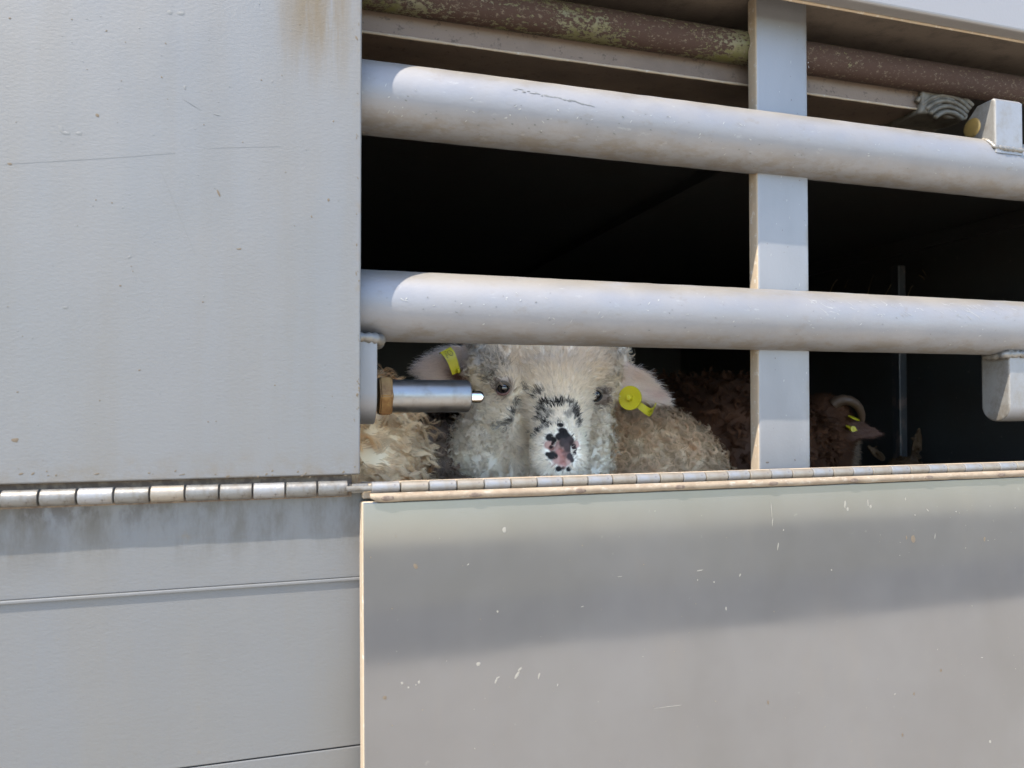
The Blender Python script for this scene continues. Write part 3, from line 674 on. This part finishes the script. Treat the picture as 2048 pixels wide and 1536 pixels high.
# ---- the white-faced lamb looking out --------------------------------
vC_ = Vector(vC); E_L = at(1007, 776, .212); E_R = at(1199, 792, .232)
nose = at(1124, 893, .122)
LB = at(1300, 985, .43)
lamb = empty('lamb', (LB.x, LB.y + .1, FLOOR), 'white curly lamb with black-speckled pink nose looking out over the flap hinge', 'lamb')
earL = leaf(at(948, 730, .285), at(834, 738, .30), (0.10, 0, 1), .054, .006, .30)
earR = leaf(at(1230, 762, .270), at(1338, 804, .285), (-.28, -.05, 1), .050, .006, .40, bend=Vector((0, 0, .007)))
ch = [
    ([at(1100, 735, .300), at(1098, 715, .320)], [.089, .086]), ([at(985, 742, .262), at(1000, 700, .28)], [.034, .045]), ([at(1212, 770, .285), at(1205, 720, .29)], [.028, .036]),                       # cranium and topknot
    ([at(1104, 752, .262), at(1112, 820, .212), at(1120, 872, .172)], [.056, .041, .031]),   # bridge of the nose
    ([at(1116, 893, .158), at(1116, 915, .158)], [.0315, .0325]),                     # muzzle
    ([at(1122, 884, .143), at(1124, 900, .141)], [.0165, .0150]),                     # nose pad
    ([at(1108, 960, .185), at(1112, 935, .172)], [.028, .026]),                       # chin
    ([at(1012, 772, .236)], [.0225]), ([at(1190, 788, .252)], [.0225]),               # orbits
    ([at(1005, 828, .262), at(985, 905, .280), at(1030, 985, .29)], [.044, .055, .055]),     # cheeks
    ([at(1172, 845, .262), at(1172, 905, .270), at(1150, 985, .28)], [.033, .033, .045]),
    ([at(1085, 760, .36), at(1130, 900, .42), at(1190, 985, .47)], [.082, .085, .11]),   # neck
    ([at(1285, 985, .44), LB + Vector((.03, .14, .0)), LB + Vector((.07, .40, .0))], [.134, .14, .13]),  # trunk
    ([LB + Vector((.08, .50, .06)), LB + Vector((.09, .55, -.02))], [.03, .018]),     # tail
] + legs([(LB.x - .07, LB.y), (LB.x + .07, LB.y + .02), (LB.x - .0, LB.y + .42), (LB.x + .13, LB.y + .43)], FLOOR + .30)
me = blob_body('lamb_body', ch, .0036, 4, [earL, earR])
bm = bmesh.new(); bm.from_mesh(me); ncen = at(1122, 895, .125)
for it in range(2):
    es = [e for e in bm.edges if ((e.verts[0].co + e.verts[1].co) / 2 - ncen).length < .040 - .006 * it and (e.verts[0].co - vC_).dot(e.verts[0].normal) < 0]
    bmesh.ops.subdivide_edges(bm, edges=es, cuts=1, use_grid_fill=True)
bm.normal_update(); bm.to_mesh(me); bm.free()
bv = BVHTree.FromPolygons([v.co for v in me.vertices], [p.vertices[:] for p in me.polygons])
nco = np.empty(len(me.vertices) * 3, np.float32); me.vertices.foreach_get('co', nco); nco = nco.reshape(-1, 3).astype(np.float64)
nno = np.empty(len(me.vertices) * 3, np.float32); me.vertices.foreach_get('normal', nno); nno = nno.reshape(-1, 3).astype(np.float64)
for (x, y, r, dp) in ((1107, 884, .0042, .0034), (1103, 892, .0042, .0036), (1099, 899, .0036, .0028), (1147, 889, .0038, .0024), (1150, 897, .0040, .0028), (1149, 905, .0034, .0024), (1119, 899, .0026, .0022), (1124, 907, .0026, .0022), (1126, 917, .0026, .0025), (1127, 926, .0028, .0028)):   # nostrils and the groove under them
    c = np.array(hit(bv, x, y, .14)); g = np.exp(-(np.linalg.norm(nco - c, axis=1) / r) ** 2); nco -= nno * (dp * g)[:, None]
me.vertices.foreach_set('co', nco.astype(np.float32).ravel())
me.update()
bv = BVHTree.FromPolygons([v.co for v in me.vertices], [p.vertices[:] for p in me.polygons])
def marks(lst, bvh, fb): return [(np.array(hit(bvh, x, y, fb)), r * .00057, np.array(c), s) for (x, y, r, c, s) in lst]
BLK, PNK, PNK2, GRY = (.016, .013, .012), (.37, .165, .13), (.20, .065, .05), (.52, .475, .40)
WHT = (.94, .84, .69); CRM = (.90, .755, .56)
MK = marks([
    (1123, 893, 15, (.30, .15, .125), .9), (1118, 915, 13, PNK, .85), (1132, 920, 12, PNK, .8), (1097, 890, 9, PNK, .85), (1152, 889, 7, PNK, .8), (1122, 905, 8, PNK, 1), (1124, 930, 8, PNK, .7), (1103, 897, 7, PNK2, .9), (1134, 906, 8, (.26, .14, .12), .9),
    (1126, 862, 11, BLK, 1), (1131, 872, 13, BLK, 1), (1119, 872, 9, BLK, 1), (1121, 850, 7, BLK, 1), (1118, 842, 4, BLK, 1), (1099, 875, 8, BLK, 1), (1108, 880, 6, BLK, 1), (1141, 884, 10, (.045, .03, .028), 1), (1127, 886, 9, (.05, .034, .03), 1), (1135, 895, 9, (.07, .045, .04), 1), (1146, 893, 6, (.05, .03, .03), 1),
    (1106, 887, 4, (.02, .008, .008), 1), (1102, 894, 4, (.02, .008, .008), 1), (1150, 898, 4, (.02, .008, .008), 1), (1149, 906, 4, (.03, .015, .015), 1), (1102, 910, 9, BLK, 1), (1110, 912, 5, BLK, 1), (1095, 908, 5, BLK, 1), (1140, 914, 7, (.05, .035, .034), 1), (1144, 920, 5, (.05, .035, .034), 1), (1117, 938, 6, BLK, 1), (1137, 938, 5, BLK, 1), (1126, 936, 3, BLK, .8)], bv, .14)
FUR = marks([
    (1072, 788, 9, (.07, .055, .045), .8), (1088, 806, 7, (.05, .04, .035), .85), (1104, 810, 9, BLK, .9), (1118, 807, 8, BLK, .9), (1092, 822, 8, BLK, .8), (1082, 834, 8, BLK, .9), (1090, 842, 8, BLK, .9), (1097, 850, 6, BLK, .9), (1148, 812, 9, BLK, .8), (1150, 826, 9, (.05, .045, .04), .8), (1157, 840, 8, BLK, .85), (1156, 852, 6, BLK, .7), (1101, 828, 7, (.09, .08, .075), .6), (1136, 828, 7, (.09, .08, .075), .5),
    (1074, 862, 9, BLK, .8), (1064, 870, 7, BLK, .8), (1084, 856, 6, BLK, .6), (1027, 824, 5, BLK, .75), (1023, 838, 5, BLK, .75), (1013, 847, 5, (.06, .05, .045), .6), (997, 849, 5, (.09, .08, .07), .5), (1032, 810, 5, BLK, .6), (1038, 796, 6, (.07, .06, .05), .6), (1046, 770, 6, (.10, .08, .065), .6), (1056, 780, 6, (.08, .065, .055), .6),
    (1170, 872, 5, (.05, .045, .04), .6), (1172, 895, 4, BLK, .6), (1178, 810, 9, GRY, .5), (1170, 822, 9, GRY, .4), (980, 740, 15, GRY, .6), (972, 728, 12, GRY, .5), (984, 752, 7, (.16, .14, .12), .5), (958, 702, 18, GRY, .55), (1048, 815, 10, GRY, .45), (1218, 752, 10, GRY, .6), (1205, 762, 9, GRY, .5), (1232, 706, 14, GRY, .5), (1062, 900, 5, (.08, .06, .05), .5), (1060, 915, 5, (.08, .07, .06), .4), (1012, 730, 10, (.35, .31, .24), .4)], bv, .18)
earLc = arr([at(948, 730, .285).lerp(at(834, 738, .30), t) for t in (.1, .35, .6, .85)]); earRc = arr([at(1236, 762, .27).lerp(at(1346, 806, .285), t) for t in (.15, .4, .65, .9)])
def dmin(P, pts): return np.min(np.linalg.norm(P[:, None] - pts[None], axis=2), 1)
facec = arr([at(1108, 800, .20), at(1118, 850, .175), at(1118, 895, .14), at(1104, 745, .235)])
def lamb_zone(P):
    dl, dr = dmin(P, earLc), dmin(P, earRc)
    isear = (np.minimum(dl, dr) < .031) & ((P[:, 0] < at(955, 740, .28).x) | (P[:, 0] > at(1236, 780, .27).x)) & (P[:, 1] < .33)
    fd = dmin(P, facec); face = np.clip((.088 - fd) / .03, 0, 1) * (P[:, 1] < .285)
    head = (P[:, 1] < .36) & (~isear)
    head &= (P[:, 0] < at(1222, 850, .27).x + .02) | (P[:, 2] > at(1300, 775, .30).z)
    return isear, face, head
def lamb_col(P, fur=True):
    isear, face, head = lamb_zone(P); n = len(P)
    nz = fbm(P, 28)[:, None]; n2 = fbm(P, 90, 3)[:, None]
    C = np.ones((n, 3)) * np.array(CRM); C = C * (1 + .16 * nz)
    wc = np.array(WHT) * (1 + .05 * n2)
    k = (head * 1.)[:, None]; tint = np.clip((P[:, 2] - at(1100, 830, .2).z) / .06, 0, 1)[:, None]
    hc = wc * (1 - tint) + np.array((.94, .845, .69)) * (1 + .03 * nz) * tint
    C = C * (1 - k) + hc * k
    body = np.array((.74, .555, .355)) * (1 + .22 * nz + .15 * n2); kb = ((~head) & (~isear))[:, None] * 1.; C = C * (1 - kb) + body * kb
    e = isear[:, None] * 1.; ec = np.array((.92, .80, .69)) * (1 + .08 * n2)
    dL = dmin(P, earLc[:2])[:, None]; ec = ec * (1 - .75 * np.clip((.030 - dL) / .018, 0, 1) * (P[:, 0:1] < .1)) if False else ec
    C = C * (1 - e) + ec * e
    red = np.array(at(926, 748, .28)); rd = np.clip((.020 - np.linalg.norm(P - red, axis=1)) / .012, 0, 1)[:, None] * .85; C = C * (1 - rd) + np.array((.16, .035, .03)) * rd
    ic = np.array(at(1305, 786, .28)); rd = np.clip((.018 - np.linalg.norm((P - ic) * np.array([.75, 1, 1.4]), axis=1)) / .014, 0, 1)[:, None] * .4; C = C * (1 - rd) + np.array((.50, .28, .22)) * rd
    n3 = fbm(P, 330, 9); spk = np.clip((n3 + .75) / .4, .35, 1) * np.where(RNG.random(n) < .08, .3, 1.)
    for (c, r, cl, s) in FUR:
        dd = np.linalg.norm(P - c, axis=1) * (1 + .5 * n2[:, 0]); kk = (np.clip((r * 1.6 - dd) / (r * .6), 0, 1) * min(1., s * 1.15) * spk)[:, None]; C = C * (1 - kk) + cl * kk
    for (c, r, cl, s) in MK:
        dd = np.linalg.norm(P - c, axis=1) * (1 + .25 * n2[:, 0]); kk = (np.clip((r * 1.3 - dd) / (r * .45), 0, 1) * s)[:, None]; C = C * (1 - kk) + cl * kk
    for c in (np.array(E_L), np.array(E_R)):
        kk = np.clip((.0165 - np.linalg.norm(P - c, axis=1)) / .005, 0, 1)[:, None] * .75; C = C * (1 - kk) + np.array((.20, .13, .11)) * kk
    return np.clip(C, .004, .95)
paint(me, lambda P: lamb_col(P) * np.where(lamb_zone(P)[1][:, None] > .6, 1., .95))
body = link('lamb_body', me, MAT_SKIN, lamb)
nosec = arr([m_[0] for m_ in MK]); nosr = np.array([m_[1] for m_ in MK])
def nose_bare(P): return np.min(np.linalg.norm(P[:, None] - nosec[None], axis=2) - nosr[None] * .95, 1) < 0
def facing(P, N): v = nrm(vC[None] - P); return (v * N).sum(1)
def eyes_bare(P): return np.minimum(np.linalg.norm(P - np.array(E_L), axis=1), np.linalg.norm(P - np.array(E_R), axis=1)) < .0108
def shade(C, a, b_): return C * RNG.uniform(a, b_, (len(C), 1))
# short face hair
P, N = sample(me, 52000, lambda c, n_: (lamb_zone(c)[1] > .05) * np.where(facing(c, n_) > -.2, 1., .15))
ok = ~(nose_bare(P) & (RNG.random(len(P)) < .97)) & ~eyes_bare(P); P, N = P[ok], N[ok]
fz = lamb_zone(P)[1]; Lh = .0032 + .006 * np.clip(np.linalg.norm(P - np.array(nose), axis=1) / .12, 0, 1); C = lamb_col(P)
strands('face_hair', P, N, tangent_from(P, N, nose - Vector((0, .05, 0))), Lh * RNG.uniform(.7, 1.25, len(P)), .00020, .70, .0003, .5, 3, 2, shade(C, .85, 1.0), shade(C, .95, 1.15), lamb, .2, clump=9000, tight=.45)
# tight woolly curls round the face and over the poll
P, N = sample(me, 26000, lambda c, n_: (lamb_zone(c)[2] & (lamb_zone(c)[1] < .75)) * np.where(facing(c, n_) > -.25, 1., .12) * (c[:, 2] > 1.38))
C = lamb_col(P)
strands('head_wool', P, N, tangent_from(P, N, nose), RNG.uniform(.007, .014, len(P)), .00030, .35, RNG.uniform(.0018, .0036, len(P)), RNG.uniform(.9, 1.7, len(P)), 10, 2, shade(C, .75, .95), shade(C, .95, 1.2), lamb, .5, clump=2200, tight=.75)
# ear hair, towards the tips
P, N = sample(me, 11000, lambda c, n_: lamb_zone(c)[0] * 1.)
C = lamb_col(P); left_ = P[:, 0] < .3
Tt = np.where(left_[:, None], (np.array(at(834, 738, .30)) - np.array(at(948, 730, .285)))[None], (np.array(at(1346, 806, .285)) - np.array(at(1236, 762, .27)))[None])
Tt = Tt - N * (Tt * N).sum(1, keepdims=True)
strands('ear_hair', P, N, nrm(Tt), RNG.uniform(.008, .018, len(P)), .00020, .72, .0004, .4, 4, 2, shade(C, .75, 1.), shade(C, 1., 1.25), lamb, .14)
# fleece on the trunk: soft undercoat and ringlets
fl_w = lambda c, n_: ((~lamb_zone(c)[2]) & (~lamb_zone(c)[0])) * np.where(c[:, 2] > 1.33, 1., .10) * np.where(c[:, 1] < .62, 1., .25) * np.where(facing(c, n_) > -.15, 1., .25)
P, N = sample(me, 8000, fl_w); C = lamb_col(P)
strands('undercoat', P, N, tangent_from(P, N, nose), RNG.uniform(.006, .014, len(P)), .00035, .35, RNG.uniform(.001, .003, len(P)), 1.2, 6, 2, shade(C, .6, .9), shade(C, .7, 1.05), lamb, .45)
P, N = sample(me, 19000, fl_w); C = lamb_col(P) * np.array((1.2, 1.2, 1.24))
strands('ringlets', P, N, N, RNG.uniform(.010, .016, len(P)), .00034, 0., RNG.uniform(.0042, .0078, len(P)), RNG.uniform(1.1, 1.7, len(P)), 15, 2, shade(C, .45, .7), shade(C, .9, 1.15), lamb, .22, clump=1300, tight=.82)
# eyes
def eye(center, r, par, look, pink=True):
    bm = bmesh.new(); bmesh.ops.create_uvsphere(bm, u_segments=28, v_segments=18, radius=r)
    for vv in bm.verts: vv.co += center
    o = link('eye', bm_mesh('eye', bm), MAT_EYE, par)
    look = Vector(look).normalized(); a = look.cross(Vector((0, 0, 1))).normalized(); b_ = a.cross(look)
    pts = []; n = 26
    for k in range(n + 1):
        t = 2 * math.pi * k / n; pts.append(center + look * r * .50 + a * r * 1.00 * math.cos(t) + b_ * r * .86 * math.sin(t))
    v, f = tube_path(pts, [r * .13 for k in range(n + 1)], 8)
    link('eyelid', pyd('eyelid', v, f), MAT_LASH, o)
    v, f = tube_path([center + look * r * .50 + a * r * 1.08 * math.cos(t) + b_ * r * .98 * math.sin(t) for t in np.linspace(rad(175), rad(350), 14)], [r * (.06 + .16 * math.sin(k / 13 * math.pi)) for k in range(14)], 8)
    if pink: link('eyelid', pyd('eyelid', v, f), MAT_LID, o)
    v, f = tube_path([center + look * r * .58 + a * r * 1.06 * math.cos(t) + b_ * r * (.74 * math.sin(t) + .10) for t in np.linspace(rad(-8), rad(188), 16)], [r * (.10 + .20 * math.sin(k / 15 * math.pi)) for k in range(16)], 8)
    link('eyelid', pyd('eyelid', v, f), MAT_LIDF, o)
    v, f = [], []
    for k in range(16):
        t = rad(20 + 140 * k / 15); p0 = center + look * r * .72 + a * r * .95 * math.cos(t) + b_ * r * .84 * math.sin(t)
        dr = (look * .5 + a * .8 * math.cos(t) + b_ * .8 * math.sin(t) + Vector((0, 0, -.5))).normalized()
        vv, ff = tube_path([p0, p0 + dr * .005, p0 + dr * .009 + Vector((0, 0, -.002))], [.00022, .00016, .00005], 4); o_ = len(v); v += vv; f += [tuple(i + o_ for i in q_) for q_ in ff]
    link('eyelashes', pyd('eyelashes', v, f), MAT_LASH, o, kind='stuff')
    return o
hL = hit(bv, 1007, 776, .21); hR = hit(bv, 1187, 790, .24)
tocam = lambda p: (Vector(vC) - p).normalized()
eye(hL - tocam(hL) * .0048, .0077, lamb, tocam(hL) + Vector((-.25, 0, 0)))
eye(hR - tocam(hR) * .0012, .0092, lamb, tocam(hR) + Vector((.35, .1, 0)), False)
# ear tags
def strip(pts, wid, wdir, th=.0012):
    v, f = [], []; pts = [Vector(p) for p in pts]; n = len(pts)
    for i, p in enumerate(pts):
        t = (pts[min(i + 1, n - 1)] - pts[max(i - 1, 0)]).normalized(); wd = Vector(wdir); wd = (wd - t * wd.dot(t)).normalized(); o = t.cross(wd)
        ww = wid[i] if isinstance(wid, (list, tuple)) else wid
        for a, b_ in ((-1, -1), (1, -1), (1, 1), (-1, 1)): v.append(p + wd * a * ww / 2 + o * b_ * th / 2)
    for i in range(n - 1):
        for k in range(4): a, b_ = i * 4 + k, i * 4 + (k + 1) % 4; f.append((a, b_, b_ + 4, a + 4))
    f += [(3, 2, 1, 0), tuple((n - 1) * 4 + k for k in range(4))]; return v, f
def tag_empty(par, loc, label):
    e = bpy.data.objects.new('ear_tag', None); COL.objects.link(e); e.parent = par; e.location = Vector(loc) - wloc(par); e['label'] = label; return e
t1 = tag_empty(lamb, at(905, 720, .27), 'folded yellow strap tag with a printed ring')
YT = .262
pts = [at(889, 703, YT + .012), at(891, 700, YT + .004), at(899, 709, YT), at(905, 722, YT - .001), at(909, 734, YT), at(913, 746, YT + .003)]
v, f = strip(pts, [.0150, .0150, .0145, .0125, .0118, .0112], at(916, 692, YT) - at(885, 706, YT)); link('strap', pyd('strap', v, f), MAT_TAG, t1, auto=30)
v, f = tube_path([at(916, 739, YT - .001), at(918, 746, YT - .003)], [.0026, .0012], 10); link('barb', pyd('barb', v, f), MAT_TAG, t1)
c = at(900.5, 706, YT - .0016); v, f = tube_path([c + Vector((.0034 * math.cos(a), 0, .0026 * math.sin(a) - .0012 * math.cos(a))) for a in np.linspace(0, 6.283, 19)], [.00028] * 19, 5); link('printed_ring', pyd('printed_ring', v, f), MAT_INK, t1)
mk2 = []
def ink(name, par, spots, Y):
    v, f = [], []
    for (x, y, x2, y2) in spots:
        vv, ff = tube_path([at(x, y, Y), at(x2, y2, Y)], [.00026, .00026], 5); o_ = len(v); v += vv; f += [tuple(i + o_ for i in q_) for q_ in ff]
    link(name, pyd(name, v, f), MAT_INK, par, kind='stuff')
ink('printed_marks', t1, [(900, 706, 901, 706.6), (889, 704, 893, 703), (891, 707, 894, 709), (893, 711, 896, 710), (894, 714, 897, 716), (895, 712, 893, 714)], YT - .0012)
t2 = tag_empty(lamb, at(1260, 795, .25), 'yellow round button tag with a short strap under the drooping ear')
YB = .247
c = at(1260, 796, YB); nb = (tocam(c) + Vector((-.55, 0, .10))).normalized(); a1 = nb.cross(Vector((0, 0, 1))).normalized(); a2 = a1.cross(nb)
def disc(c, nb, prof, seg=36):
    v, f = [], []
    a1 = nb.cross(Vector((0, 0, 1))).normalized(); a2 = a1.cross(nb)
    for (h, r) in prof:
        for k in range(seg): a = 6.28318 * k / seg; v.append(c + nb * h + a1 * r * math.cos(a) + a2 * r * math.sin(a))
    for i in range(len(prof) - 1):
        for k in range(seg): p_, q_ = i * seg + k, i * seg + (k + 1) % seg; f.append((p_, q_, q_ + seg, p_ + seg))
    f.append(tuple(range(seg))[::-1]); f.append(tuple((len(prof) - 1) * seg + k for k in range(seg))); return v, f
v, f = disc(c, nb, [(-.0018, .0150), (-.0012, .0157), (.0006, .0157), (.0012, .0149), (.0009, .0138), (.0009, .0001)]); link('button', pyd('button', v, f), MAT_TAG, t2, auto=35)
v, f = disc(c + nb * .0008, nb, [(0, .0046), (.006, .0040), (.0068, .0036), (.0070, .0022), (.0084, .0019), (.0088, .0010)], 20); link('stud', pyd('stud', v, f), MAT_TAG, t2, auto=35)
v, f = strip([at(1272, 806, YB + .003), at(1283, 814, YB + .002), at(1292, 821, YB + .003), at(1300, 825, YB + .006), at(1306, 821, YB + .013), at(1309, 812, YB + .024)], [.0085, .0092, .0100, .0105, .0105, .0105], (at(1306, 812, YB) - at(1297, 832, YB)), .0014)
link('strap', pyd('strap', v, f), MAT_TAG, t2, auto=30)
ink('printed_marks', t2, [(1296, 822, 1299, 826), (1299, 820, 1302, 824), (1302, 819, 1303, 823), (1297, 829, 1301, 830)], YB + .0035)

# ---- woolly animals deeper in the trailer -----------------------------
def woolly(obj_name, label, cat, base, chains, colr, n_fl, cut, curl=(.002, .004), length=(.012, .024), voxel=.006, leaves=(), var=.2, segs=9, wdt=.0005, n_short=0, short_zone=None, group=None, tone=(.4, .7, .75, 1.25), skin=.45, lean=.3):
    t = empty(obj_name, base, label, cat, group); me = blob_body(obj_name + '_body', chains, voxel, 4, leaves)
    cf = colr if callable(colr) else (lambda P: np.clip(np.array(colr)[None] * (1 + var * fbm(P, 22)[:, None] + .12 * fbm(P, 70, 2)[:, None]), .004, .8))
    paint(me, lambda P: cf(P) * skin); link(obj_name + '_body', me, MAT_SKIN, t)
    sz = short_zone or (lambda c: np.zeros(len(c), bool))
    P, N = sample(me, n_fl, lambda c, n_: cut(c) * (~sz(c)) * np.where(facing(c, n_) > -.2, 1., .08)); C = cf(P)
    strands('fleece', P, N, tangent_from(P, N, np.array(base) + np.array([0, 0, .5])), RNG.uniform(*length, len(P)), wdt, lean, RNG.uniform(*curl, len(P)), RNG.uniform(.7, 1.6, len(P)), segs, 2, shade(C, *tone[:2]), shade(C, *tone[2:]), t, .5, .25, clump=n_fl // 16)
    if n_short:
        P, N = sample(me, n_short, lambda c, n_: sz(c) * np.where(facing(c, n_) > -.3, 1., .08)); C = cf(P)
        strands('short_hair', P, N, tangent_from(P, N, np.array(base) + np.array([-.3, 0, .6])), RNG.uniform(.006, .012, len(P)), .0003, .7, .0003, .4, 3, 2, shade(C, .6, .9), shade(C, .9, 1.2), t, .2)
    return t, me
vis = lambda c: np.where(c[:, 2] > 1.36, 1., .06)
# cream sheep beside the latch
c0 = at(664, 915, .200)
woolly('sheep', 'cream yellowish woolly sheep beside the rusty latch nut', 'sheep', (c0.x - .25, c0.y + .02, FLOOR),
       [([c0, c0 + Vector((-.25, .05, .0)), c0 + Vector((-.5, .08, .01))], [.096, .118, .13]), ([c0 + Vector((-.55, .08, .10)), c0 + Vector((-.72, .10, .18))], [.08, .07]), ([c0 + Vector((-.72, .10, .19)), c0 + Vector((-.86, .08, .12))], [.065, .035]),
        ([c0 + Vector((.015, .03, .05)), c0 + Vector((.04, .03, -.0))], [.055, .04])] + legs([(c0.x - .04, c0.y - .05), (c0.x - .04, c0.y + .09), (c0.x - .46, c0.y), (c0.x - .46, c0.y + .14)], FLOOR + .34),
       lambda P: np.clip(np.array((.90, .735, .52))[None] * (1 + .08 * fbm(P, 16)[:, None]) + np.clip(fbm(P, 14, 5), 0, 1)[:, None] * np.array((-.04, -.15, -.22)), .01, .95), 13000,
       lambda c: vis(c) * np.where(c[:, 0] > -.02, 1., .03), (.0025, .006), (.018, .038), segs=12, wdt=.00032, tone=(.8, 1., .95, 1.12), skin=1., lean=.72)
# dark brown sheep between them
c1 = at(884, 978, .345)
woolly('sheep', 'dark brown curly sheep half hidden behind the white lamb', 'sheep', (c1.x - .02, c1.y + .2, FLOOR),
       [([c1, c1 + Vector((-.03, .25, .01)), c1 + Vector((-.05, .5, .0))], [.088, .12, .13]), ([c1 + Vector((-.06, .6, .08)), c1 + Vector((-.07, .72, .14))], [.07, .06]), ([c1 + Vector((-.07, .72, .15)), c1 + Vector((-.08, .85, .08))], [.055, .03]),
        ([c1 + Vector((.0, -.1, .0)), c1 + Vector((.0, -.14, -.06))], [.03, .02])] + legs([(c1.x - .07, c1.y), (c1.x + .06, c1.y), (c1.x - .1, c1.y + .45), (c1.x + .03, c1.y + .45)], FLOOR + .34),
       (.42, .30, .215), 9000, lambda c: vis(c) * np.where(c[:, 1] < .62, 1., .05), (.002, .005), (.014, .028), segs=10, var=.3)
# red-brown horned sheep behind the post
c2 = at(1470, 930, .74); hd = at(1652, 862, .78)
hfw = at(1664, 965, .76)
eb, et = at(1676, 856, .735), at(1768, 868, .70)
ear2 = leaf(eb, et, (.02, .1, 1), .046, .007, .25)
RED = np.array((.155, .068, .033))
def red_col(P):
    C = RED[None] * (1 + .3 * fbm(P, 18)[:, None] + .15 * fbm(P, 70, 2)[:, None])
    th = np.array(at(1700, 900, .76)); k = np.clip((.035 - np.linalg.norm((P - th) * np.array([1, 1, .45]), axis=1)) / .02, 0, 1)[:, None]; C = C * (1 - k) + np.array((.38, .28, .20)) * k
    k = np.clip((.03 - dmin(P, arr([Vector(eb).lerp(Vector(et), t) for t in (.3, .6, .9)]))) / .015, 0, 1)[:, None] * .7; return np.clip(C * (1 - k) + np.array((.26, .15, .12)) * k, .004, .8)
hz2 = lambda c: c[:, 0] > at(1622, 860, .76).x
t, me2 = woolly('sheep', 'reddish brown shaggy horned sheep with yellow ear tags behind the post', 'sheep', (c2.x, c2.y + .1, FLOOR),
       [([c2, c2 + Vector((-.06, .22, .0)), c2 + Vector((-.10, .5, .0))], [.185, .19, .17]), ([c2 + Vector((.05, 0, .02)), hd + Vector((-.05, .02, -.03))], [.14, .082]),
        ([hd + Vector((-.01, 0, .022)), hd], [.062, .066]), ([hd, hfw], [.060, .036]), ([at(1695, 880, .77), at(1698, 935, .77)], [.026, .022])] + legs([(c2.x + .07, c2.y + .05), (c2.x - .1, c2.y + .02), (c2.x - .02, c2.y + .5), (c2.x - .16, c2.y + .5)], FLOOR + .36),
       red_col, 11000, lambda c: vis(c) * np.where(c[:, 1] < .95, 1., .05), (.002, .006), (.018, .040), segs=9, leaves=[ear2], n_short=7000, short_zone=hz2, wdt=.0007)
hp = [at(1664, 812, .74), at(1676, 801, .73), at(1694, 799, .72), at(1711, 806, .715), at(1722, 821, .715), at(1725, 838, .72), at(1719, 850, .725)]
sm = []
for i in range(len(hp) - 1):
    for k in range(4): sm.append(hp[i].lerp(hp[i + 1], k / 4))
sm.append(hp[-1]); sm2 = [sm[max(0, i - 2):i + 3] for i in range(len(sm))]; sm2 = [sum(q_, Vector()) / len(q_) for q_ in sm2]
v, f = tube_path(sm2, [(.0128 - .0085 * (i / len(sm2)) ** 1.4) * (1 + .05 * math.sin(i * 2.2)) for i in range(len(sm2))], 14); link('horn', pyd('horn', v, f), MAT_HORN, t)
for k, (x, y, Y, lb) in enumerate(((1703, 856, .700, 'lower yellow tag on the ear'), (1708, 836, .705, 'upper yellow tag behind the ear'))):
    te = tag_empty(t, at(x, y, Y), lb); c = at(x, y, Y)
    v, f = disc(c, Vector((.25, -.35, .9)).normalized(), [(-.001, .0125), (.001, .0125), (.0012, .001)], 20); link('button', pyd('button', v, f), MAT_TAG, te, auto=35)
    if k == 0: v, f = disc(c + Vector((-.004, -.008, -.002)), Vector((-.2, -1, .1)).normalized(), [(-.003, .0062), (.003, .0062)], 14); link('stud', pyd('stud', v, f), MAT_TAG, te, auto=35)
# young brown goat low in the corner
c3 = at(1800, 985, .72)
e3a = leaf(at(1828, 916, .70), at(1842, 852, .69), (1, .1, -.2), .034, .006, .35); e3b = leaf(at(1772, 922, .70), at(1733, 890, .70), (1, .1, 1.2), .022, .006, .35)
woolly('goat', 'young brown goat with upright ears just above the flap hinge', 'goat', (c3.x, c3.y + .15, FLOOR),
       [([at(1812, 965, .72), at(1810, 955, .72)], [.052, .048]), ([c3, at(1790, 1090, .66)], [.05, .028]), ([c3 + Vector((0, .03, -.02)), c3 + Vector((.05, .16, -.10))], [.05, .07]), ([c3 + Vector((.05, .18, -.12)), c3 + Vector((.1, .55, -.12))], [.10, .11])]
       + legs([(c3.x + .0, c3.y + .17), (c3.x + .1, c3.y + .17), (c3.x + .04, c3.y + .55), (c3.x + .15, c3.y + .55)], FLOOR + .26, .016),
       (.13, .075, .035), 3000, lambda c: np.where(c[:, 2] > 1.38, 1., .05), (.0005, .001), (.006, .012), voxel=.005, leaves=[e3a, e3b], segs=4, wdt=.0005)
